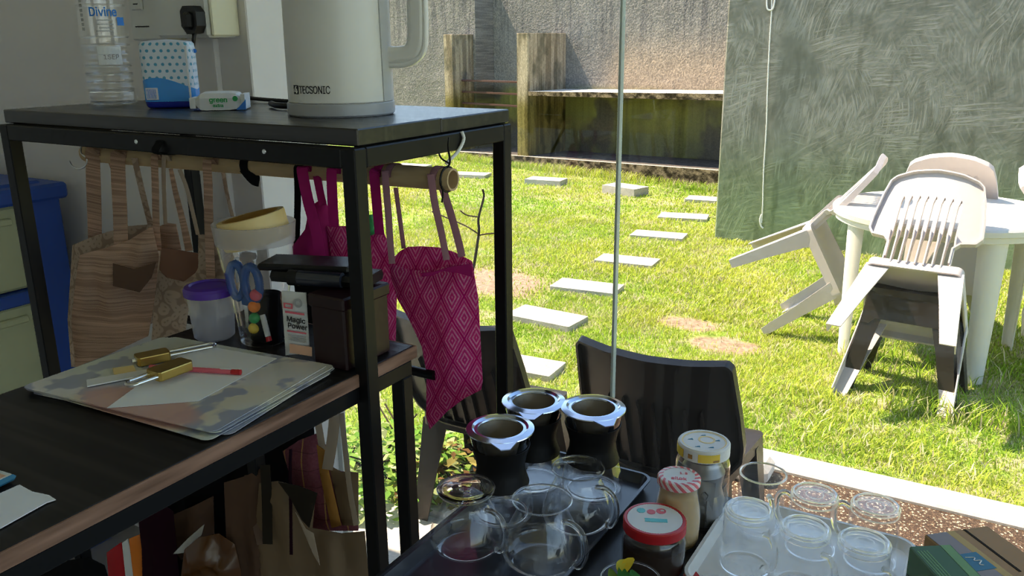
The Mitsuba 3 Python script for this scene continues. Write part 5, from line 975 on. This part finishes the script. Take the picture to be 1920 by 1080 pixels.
# coffee makers
lipm = [(0.0345, 0.1455), (0.0355, 0.1475), (0.0400, 0.1470), (0.0435, 0.1500), (0.0525, 0.1475), (0.0530, 0.1460), (0.0435, 0.1470), (0.040, 0.1445), (0.0345, 0.1445), (0.0345, 0.1455)]
MK_PARTS = {
    'body': mikit.ply(lathe([(0, 0.0012), (0.043, 0.0008), (0.0490, 0.003), (0.0512, 0.010), (0.0490, 0.030), (0.0430, 0.056), (0.0362, 0.076), (0.0355, 0.088), (0.0390, 0.104), (0.0450, 0.124), (0.0480, 0.1425)], 56), 'm_clear', smooth=True),
    'base_ring': mikit.ply(tube([(0.040 * math.cos(a), 0.040 * math.sin(a), 0.003) for a in np.linspace(0, 2 * np.pi, 49)[:-1]], 0.0022, 8, closed=True), 'm_glass', smooth=True),
    'collar': mikit.ply(lathe([(0.0440, 0.0555), (0.0445, 0.0575), (0.0385, 0.076), (0.0375, 0.088), (0.0405, 0.103), (0.0462, 0.121), (0.0450, 0.1215), (0.0392, 0.103), (0.0362, 0.088), (0.0370, 0.076), (0.0428, 0.0555), (0.0440, 0.0555)], 56), 'm_black_silicone', smooth=40),
    'lid_rim': mikit.ply(cat([lathe(lipm, 64)]), 'm_lid_sky_steel', smooth=40),
    'spout_tab': mikit.ply(hull(np.array([(x, y, z) for x, y in ((0.049, -0.020), (0.056, -0.009), (0.0655, -0.007), (0.0655, 0.007), (0.056, 0.009), (0.049, 0.020)) for z in (0.1462 - (x - 0.049) * 0.25, 0.1478 - (x - 0.049) * 0.25)])), 'm_lid_sky_steel', smooth=False),
    'filter': mikit.ply(lathe([(0.0346, 0.1450), (0.0325, 0.136), (0.022, 0.095), (0.012, 0.075), (0, 0.074)], 48), 'm_mesh_steel', smooth=True)}
def maker(x, y, spout, label):
    t = thing('coffee_maker', label, 'coffee maker'); M = T().translate([x, y, ZB]).rotate([0, 0, 1], spout)
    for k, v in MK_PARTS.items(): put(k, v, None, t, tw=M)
maker(-0.622, 1.010, -52, 'pour-over coffee maker with black collar and steel lid, nearest and leftmost of the three')
maker(-0.628, 1.126, -66, 'pour-over coffee maker with black collar, farthest of the three beside the rack leg')
maker(-0.531, 1.150, -42, 'pour-over coffee maker with black collar before the dark chair, rightmost of the three')
# glass servers
SV = [(0, 0.0015), (0.034, 0.0008), (0.044, 0.003), (0.0525, 0.010), (0.0555, 0.020), (0.0535, 0.034), (0.0465, 0.052), (0.0385, 0.068), (0.0345, 0.078), (0.0335, 0.084), (0.0365, 0.091), (0.0395, 0.0935)]
SV_PARTS = {'body': mikit.ply(lathe(SV, 64), 'm_clear', smooth=True), 'rim': mikit.ply(lathe([(0.0390, 0.0930), (0.0406, 0.0933), (0.0408, 0.0950), (0.0392, 0.0952), (0.0390, 0.0930)], 64), 'm_glass', smooth=True),
    'handle': mikit.ply(tube([(0.0350, 0, 0.074), (0.050, 0, 0.078), (0.066, 0, 0.072), (0.0735, 0, 0.055), (0.0725, 0, 0.036), (0.064, 0, 0.020), (0.056, 0, 0.018)], 0.0040, 12, smoothn=6), 'm_glass', smooth=True)}
LID = mikit.ply(lathe([(0, 0.0970), (0.018, 0.0975), (0.030, 0.0962), (0.034, 0.0958), (0.0425, 0.0972), (0.0430, 0.0990), (0.034, 0.0982), (0.028, 0.1000), (0.012, 0.1035), (0, 0.1040)], 64), 'm_glass', smooth=True)
LIDL = mikit.ply(lathe([(0.0335, 0.0950), (0.0325, 0.0880), (0.0315, 0.0880)], 48), 'm_clear', smooth=True)
def server(x, y, yaw, s, label, lid=False):
    t = thing('glass_server', label, 'glass server'); M = T().translate([x, y, ZB]).rotate([0, 0, 1], yaw).scale(s)
    for k, v in SV_PARTS.items(): put(k, v, None, t, tw=M)
    if lid: l = put('lid', LID, None, t, tw=M)
server(-0.617, 0.905, -8, 0.99, 'glass coffee server with a glass lid, leftmost on the black tray', True)
server(-0.505, 0.930, -12, 1.05, 'open glass coffee server with handle, nearest the bottom edge')
server(-0.506, 1.046, -12, 0.99, 'open glass coffee server with handle in front of the right coffee maker')

def jar(name, label, x, y, body, lid, contents, mcont, mlid, extra=None):
    t = thing(name, label, 'jar'); M = T().translate([x, y, ZT2 + 0.0004])
    put('glass', lathe(body, 56), 'm_clear', t, smooth=40, tw=M); lidk = put('lid', lathe(lid, 56), mlid, t, smooth=30, tw=M)
    put('contents', lathe(contents, 40), mcont, t, smooth=30, tw=M); return t, lidk, M
# red-lidded jar
t, lk, M = jar('coffee_jar', 'glass jar of dark ground coffee with a red-rimmed printed lid', -0.364, 1.000, [(0, 0.001), (0.036, 0.0005), (0.042, 0.003), (0.0445, 0.010), (0.0445, 0.050), (0.041, 0.058), (0.0385, 0.062), (0.0385, 0.075)],
    [(0.0415, 0.0635), (0.0440, 0.064), (0.0440, 0.0770), (0.0425, 0.0790), (0.0390, 0.0792), (0.0385, 0.0782), (0, 0.0782)], [(0, 0.002), (0.040, 0.003), (0.0425, 0.010), (0.0425, 0.042), (0, 0.046)], 'm_coffee', 'm_red')
put('lid_label', lathe([(0, 0.0783), (0.0383, 0.0783), (0.0383, 0.0788), (0, 0.0789)], 48), 'm_white_print', lk, tw=M)
VA = -30.66
def lidart(fn, z): m = extr(fn, 0.0005); m.apply_translation((0, 0, z)); return m
RA = M.rotate([0, 0, 1], 25)
put('teal_print', cat([lidart(Polygon([(-0.014, -0.010), (0.017, -0.010), (0.017, -0.002), (-0.014, -0.001)]), 0.0790), lidart(Point(-0.018, 0.019).buffer(0.006), 0.0790)]), 'm_teal', lk, tw=RA)
put('pink_print', cat([lidart(Point(-0.004, 0.016).buffer(0.006), 0.0790), lidart(Point(0.010, 0.019).buffer(0.007).difference(Point(0.012, 0.021).buffer(0.003)), 0.0790)]), 'm_pink_print', lk, tw=RA)
# sesame jar with gingham lid
gl = [(0.0300, 0.0985), (0.0315, 0.099), (0.0315, 0.1075), (0.0290, 0.1100), (0.0230, 0.1103), (0.0230, 0.1096), (0, 0.1096)]
t = thing('sesame_jar', 'slim glass jar of pale brown grains with a red gingham lid', 'jar'); M = T().translate([-0.358, 1.078, ZT2 + 0.0004])
put('glass', lathe([(0, 0.001), (0.028, 0.0005), (0.033, 0.004), (0.0345, 0.02), (0.0340, 0.052), (0.0300, 0.078), (0.0280, 0.088), (0.0280, 0.106)], 48), 'm_clear', t, smooth=40, tw=M)
put('contents', lathe([(0, 0.002), (0.029, 0.003), (0.0325, 0.012), (0.0330, 0.040), (0.0315, 0.060), (0.0275, 0.080), (0.0268, 0.090), (0, 0.094)], 40), 'm_sesame', t, smooth=True, tw=M)
lm = lathe(gl, 48); an = np.arctan2(lm.vertices[:, 1], lm.vertices[:, 0]); 
def lidsect():
    V, uv, F = [], [], []; n = 48
    P = [(0.0300, 0.0985), (0.0315, 0.099), (0.0315, 0.1075), (0.0290, 0.1100), (0.0230, 0.1104)]
    cum = np.concatenate([[0], np.cumsum([math.dist(P[i], P[i + 1]) for i in range(4)])])
    for k, (r, z) in enumerate(P):
        for i in range(n + 1): q = 2 * math.pi * i / n; V.append((r * math.cos(q), r * math.sin(q), z)); uv.append((i / n * 0.8 * 1.3333, cum[k] * 5))
    for k in range(4):
        for i in range(n): a = k * (n + 1) + i; F += [[a, a + 1, a + n + 2], [a, a + n + 2, a + n + 1]]
    return trimesh.Trimesh(np.array(V), F, process=False), np.array(uv)
lm, luv = lidsect(); lk = put('lid', lm, 'm_gingham', t, smooth=True, uv=luv, tw=M)
put('lid_label', lathe([(0, 0.1092), (0.0232, 0.1092), (0.0232, 0.1100), (0, 0.1101)], 40), 'm_white_print', lk, tw=M)
put('lid_text', cat([turned(meshkit.text_mesh('silok', 0.0075, 0.0005, True), 0, (-0.012, -0.013, 0.1102)), turned(meshkit.text_mesh('1.5', 0.006, 0.0005), 0, (0.000, 0.004, 0.1102))]), 'm_pink_print', lk, tw=M.rotate([0, 0, 1], 20))
# tall jar with a floral lid
t, lk, M = jar('foil_jar', 'tall glass jar with a yellow-flowered lid holding dark foil packets', -0.348, 1.158, [(0, 0.001), (0.035, 0.0005), (0.0395, 0.004), (0.0410, 0.012), (0.0410, 0.098), (0.038, 0.108), (0.036, 0.112), (0.036, 0.128)],
    [(0.0380, 0.114), (0.0395, 0.1145), (0.0395, 0.1315), (0.0375, 0.1340), (0.0340, 0.1340), (0.0335, 0.1325), (0, 0.1325)], [(0, 0.002), (0.033, 0.003), (0.034, 0.02), (0.036, 0.04), (0.030, 0.06), (0.034, 0.085), (0.024, 0.104), (0, 0.106)], 'm_dark_foil', 'm_white_print')
lrz = lambda z: 0.0396 + 0 * np.asarray(z); RA = M.rotate([0, 0, 1], 20)
[put('yellow_flower', hull_patch(lrz, 0.116, 0.129, a - 0.42, a + 0.42, 0.0002, 8, 0.0004), 'm_yellow', lk, tw=RA) for a in (math.radians(-80), math.radians(-165), math.radians(40))]
put('brown_dot', cat([hull_patch(lrz, 0.119, 0.126, math.radians(-122) - 0.09, math.radians(-122) + 0.09, 0.0003, 5, 0.0004), hull_patch(lrz, 0.117, 0.120, math.radians(-65) - 0.12, math.radians(-65) + 0.12, 0.0005, 5, 0.0004)]), 'm_box_brown', lk, tw=RA)
put('lid_ring', cat([lidart(Point(0, 0).buffer(0.034, quad_segs=12).difference(Point(0, 0).buffer(0.0315, quad_segs=12)), 0.1326), lidart(Point(0.004, 0.006).buffer(0.013).difference(Point(0.004, 0.006).buffer(0.010)), 0.1326)]), 'm_pale_yellow', lk, tw=RA)
put('blue_print', cat([lidart(Polygon([(0.021 * math.cos(q) - 0.004, 0.021 * math.sin(q) - 0.002), (0.021 * math.cos(q) + 0.004, 0.021 * math.sin(q) - 0.002), (0.021 * math.cos(q) + 0.003, 0.021 * math.sin(q) + 0.002)]), 0.1327) for q in (0.3, 1.6, 2.9, 4.2, 5.2)]), 'm_box_blue', lk, tw=RA)
for k, (a, z, r) in enumerate([(-1.9, 0.03, 0.034), (-1.2, 0.06, 0.034), (-2.3, 0.075, 0.033), (-0.7, 0.03, 0.033)]):
    pm_, _ = pillow([(-0.016, -0.022), (0.016, -0.024), (0.018, 0.022), (-0.014, 0.024)], 0.008, 0.004, 0.008, (r * math.cos(a), r * math.sin(a), z), math.degrees(a) + 90 + 12 * (k - 1.5), 0.006, 30 + k, (60, 40)); put('foil_packet', pm_, 'm_dark_foil', t, smooth=30, tw=M)

# tumbler of leaves at the bottom edge
TX, TY = (-0.3450, 0.8700)
t = thing('leaf_tumbler', 'glass tumbler with green leaves and a yellow blossom, cut off by the bottom edge', 'tumbler'); M = T().translate([TX, TY, ZT2 + 0.0004]); ML = M.translate([0, 0, -0.010])
put('glass', lathe([(0, 0.004), (0.026, 0.003), (0.029, 0.001), (0.031, 0.004), (0.0375, 0.066)], 48), 'm_clear', t, smooth=40, tw=M); put('rim', lathe([(0.0368, 0.0655), (0.0382, 0.066), (0.0382, 0.0675), (0.0368, 0.0675), (0.0368, 0.0655)], 48), 'm_glass', t, smooth=True, tw=M)
def leaf(P, w):
    P = spline(P, 5); n = len(P); tn = np.gradient(P, axis=0); s = np.cross(tn, (0, 0, 1.0)); s /= np.linalg.norm(s, axis=1, keepdims=True); ww = w * np.sin(np.pi * np.linspace(0.04, 0.98, n)) ** 0.7
    V = np.stack([P - s * ww[:, None], P + np.array([0, 0, -0.0015]), P + s * ww[:, None]], 1).reshape(-1, 3); F = []
    for k in range(n - 1):
        for a in (0, 1): o = 3 * k + a; F += [[o, o + 1, o + 4], [o, o + 4, o + 3]]
    return trimesh.Trimesh(V, F, process=False)
for k, (P, w, col) in enumerate([([(0.03, -0.03, 0.05), (0.0, -0.005, 0.068), (-0.022, 0.018, 0.077)], 0.012, (0.05, 0.17, 0.04)), ([(0.038, -0.018, 0.05), (0.012, 0.004, 0.066), (-0.008, 0.020, 0.076)], 0.010, (0.06, 0.20, 0.06)), ([(0.0, -0.03, 0.06), (-0.02, -0.005, 0.070), (-0.034, 0.012, 0.074)], 0.007, (0.16, 0.24, 0.05)), ([(-0.015, 0.012, 0.072), (-0.014, 0.024, 0.082), (-0.010, 0.034, 0.084)], 0.007, (0.75, 0.55, 0.05)), ([(-0.020, 0.010, 0.072), (-0.022, 0.020, 0.080), (-0.020, 0.030, 0.081)], 0.006, (0.70, 0.60, 0.08))]):
    m = leaf(P, w); put('blossom' if k > 2 else 'leaf', m, 'm_leaf', t, smooth=True, color=np.tile(np.clip(col, 0, 1), (len(m.vertices), 1)), tw=ML)

# mugs on the white tray
ZW = ZT2 + 0.0058
MG = {'wall': mikit.ply(lathe([(0.0345, 0.0015), (0.0345, 0.010), (0.0330, 0.086)], 56), 'm_clear', smooth=True),
    'base': mikit.ply(lathe([(0.0326, 0.0860), (0.0315, 0.0905), (0.0290, 0.0925), (0.0265, 0.0915), (0.0250, 0.0895), (0, 0.0890)], 64), 'm_clear', smooth=50),
    'foot_ring': mikit.ply(cat([tube([(r * math.cos(a), r * math.sin(a), z) for a in np.linspace(0, 2 * np.pi, 57)[:-1]], q, 8, closed=True) for r, z, q in ((0.0292, 0.0912, 0.0012), (0.0318, 0.0885, 0.0012), (0.0245, 0.0890, 0.0010), (0.0120, 0.0880, 0.0007), (0.0312, 0.0800, 0.0011))]), 'm_glass', smooth=True),
    'rim': mikit.ply(lathe([(0.0320, 0.0010), (0.0346, 0.0010), (0.0346, 0.0030), (0.0320, 0.0030), (0.0320, 0.0010)], 56), 'm_glass', smooth=True),
    'handle': mikit.ply(tube([(0.0350, 0, 0.070), (0.048, 0, 0.072), (0.058, 0, 0.062), (0.060, 0, 0.044), (0.054, 0, 0.027), (0.044, 0, 0.020), (0.0352, 0, 0.020)], 0.0040, 10, smoothn=6), 'm_glass', smooth=True)}
def mug(x, y, yaw, label, up=False):
    t = thing('glass_mug', label, 'mug', None)
    M = T().translate([x, y, ZW + (0.0955 if up else 0)]).rotate([0, 0, 1], yaw)
    if up: M = M.rotate([1, 0, 0], 180)
    for k, v in MG.items(): put(k, v, None, t, tw=M)
mug(-0.258, 1.166, -60, 'glass mug standing upright with its mouth up at the back left of the white tray', True)
mug(-0.180, 1.150, 160, 'upturned glass mug, middle of the back row on the white tray')
mug(-0.100, 1.160, 160, 'upturned glass mug, right end of the back row on the white tray')
mug(-0.250, 1.062, -38, 'upturned glass mug, left end of the front row on the white tray')
mug(-0.172, 1.052, -38, 'upturned glass mug, middle of the front row on the white tray')
mug(-0.099, 1.058, -38, 'upturned glass mug, right end of the front row beside the green box')

# boxes
def carton(label, A, yaw, L, W, z0, H, mtop, name, mside=None):
    t = thing(name, label, 'box'); M = T().translate([A[0], A[1], z0]).rotate([0, 0, 1], yaw); put('body', cbox((0, -W, 0), (L, 0, H), 0.0015), mtop, t, tw=M); return t, M
A = (0.0370, 1.2100)
t, M = carton('brown tea carton with a blue badge on the table at the right frame edge', A, -47, 0.22, 0.098, ZT2 + 0.0004, 0.0780, 'm_box_brown', 'brown_carton')
put('grey_panel', cbox((0.002, -0.0965, 0.0779), (0.2, -0.066, 0.0788), 0.0002), 'm_box_grey', t, tw=M); put('yellow_stripe', cbox((0.002, -0.066, 0.0779), (0.2, -0.054, 0.0788), 0.0002), 'm_pale_brown', t, tw=M)
put('lid_slot', cbox((0.002, -0.040, 0.0779), (0.10, -0.036, 0.0786), 0.0002), 'm_khaki_dark', t, tw=M)
put('blue_badge', cbox((0.052, -0.0945, 0.0787), (0.088, -0.062, 0.0794), 0.0002), 'm_box_blue', t, tw=M)
put('badge_script', cat([turned(tube([(0.0, 0.0, 0), (0.006, 0.010, 0), (0.010, 0.004, 0), (0.014, 0.012, 0), (0.018, 0.003, 0), (0.022, 0.006, 0)], 0.0008, 5, smoothn=5), 15, (0.060, -0.085, 0.0797))]), 'm_white_print', t, tw=M)
put('yellow_patch', cbox((0.105, -0.034, 0.0779), (0.150, -0.010, 0.0786), 0.0002), 'm_yellow', t, tw=M)
A = (-0.0020, 1.1210)
t, M = carton('dark green tea carton in front of the brown one beside the white tray', A, -56, 0.20, 0.056, ZT2 + 0.0004, 0.0860, 'm_box_green', 'green_carton')
put('light_stripe', cbox((0.002, -0.016, 0.0859), (0.19, -0.003, 0.0867), 0.0002), 'm_box_green_light', t, tw=M)
put('print_lines', cat([cbox((0.012, -0.052 + 0.004 * k, 0.0859), (0.075, -0.0505 + 0.004 * k, 0.0865), 0.0001) for k in range(4)]), 'm_box_green_light', t, tw=M)
put('seam', cbox((0.003, -0.0568, 0.045), (0.18, -0.0555, 0.047), 0.0002), 'm_black_plastic', t, tw=M)
tag(put('red_packet', flat([(-0.3180, 0.9970, 0.7820), (-0.3130, 1.0160, 0.7820), (-0.3030, 1.0110, 0.7820), (-0.2890, 0.9960, 0.7820), (-0.3060, 0.9720, 0.7820)], ZT2 + 0.0008, 0.006), 'm_red'), 'corner of a red packet on the table at the bottom edge', 'packet')
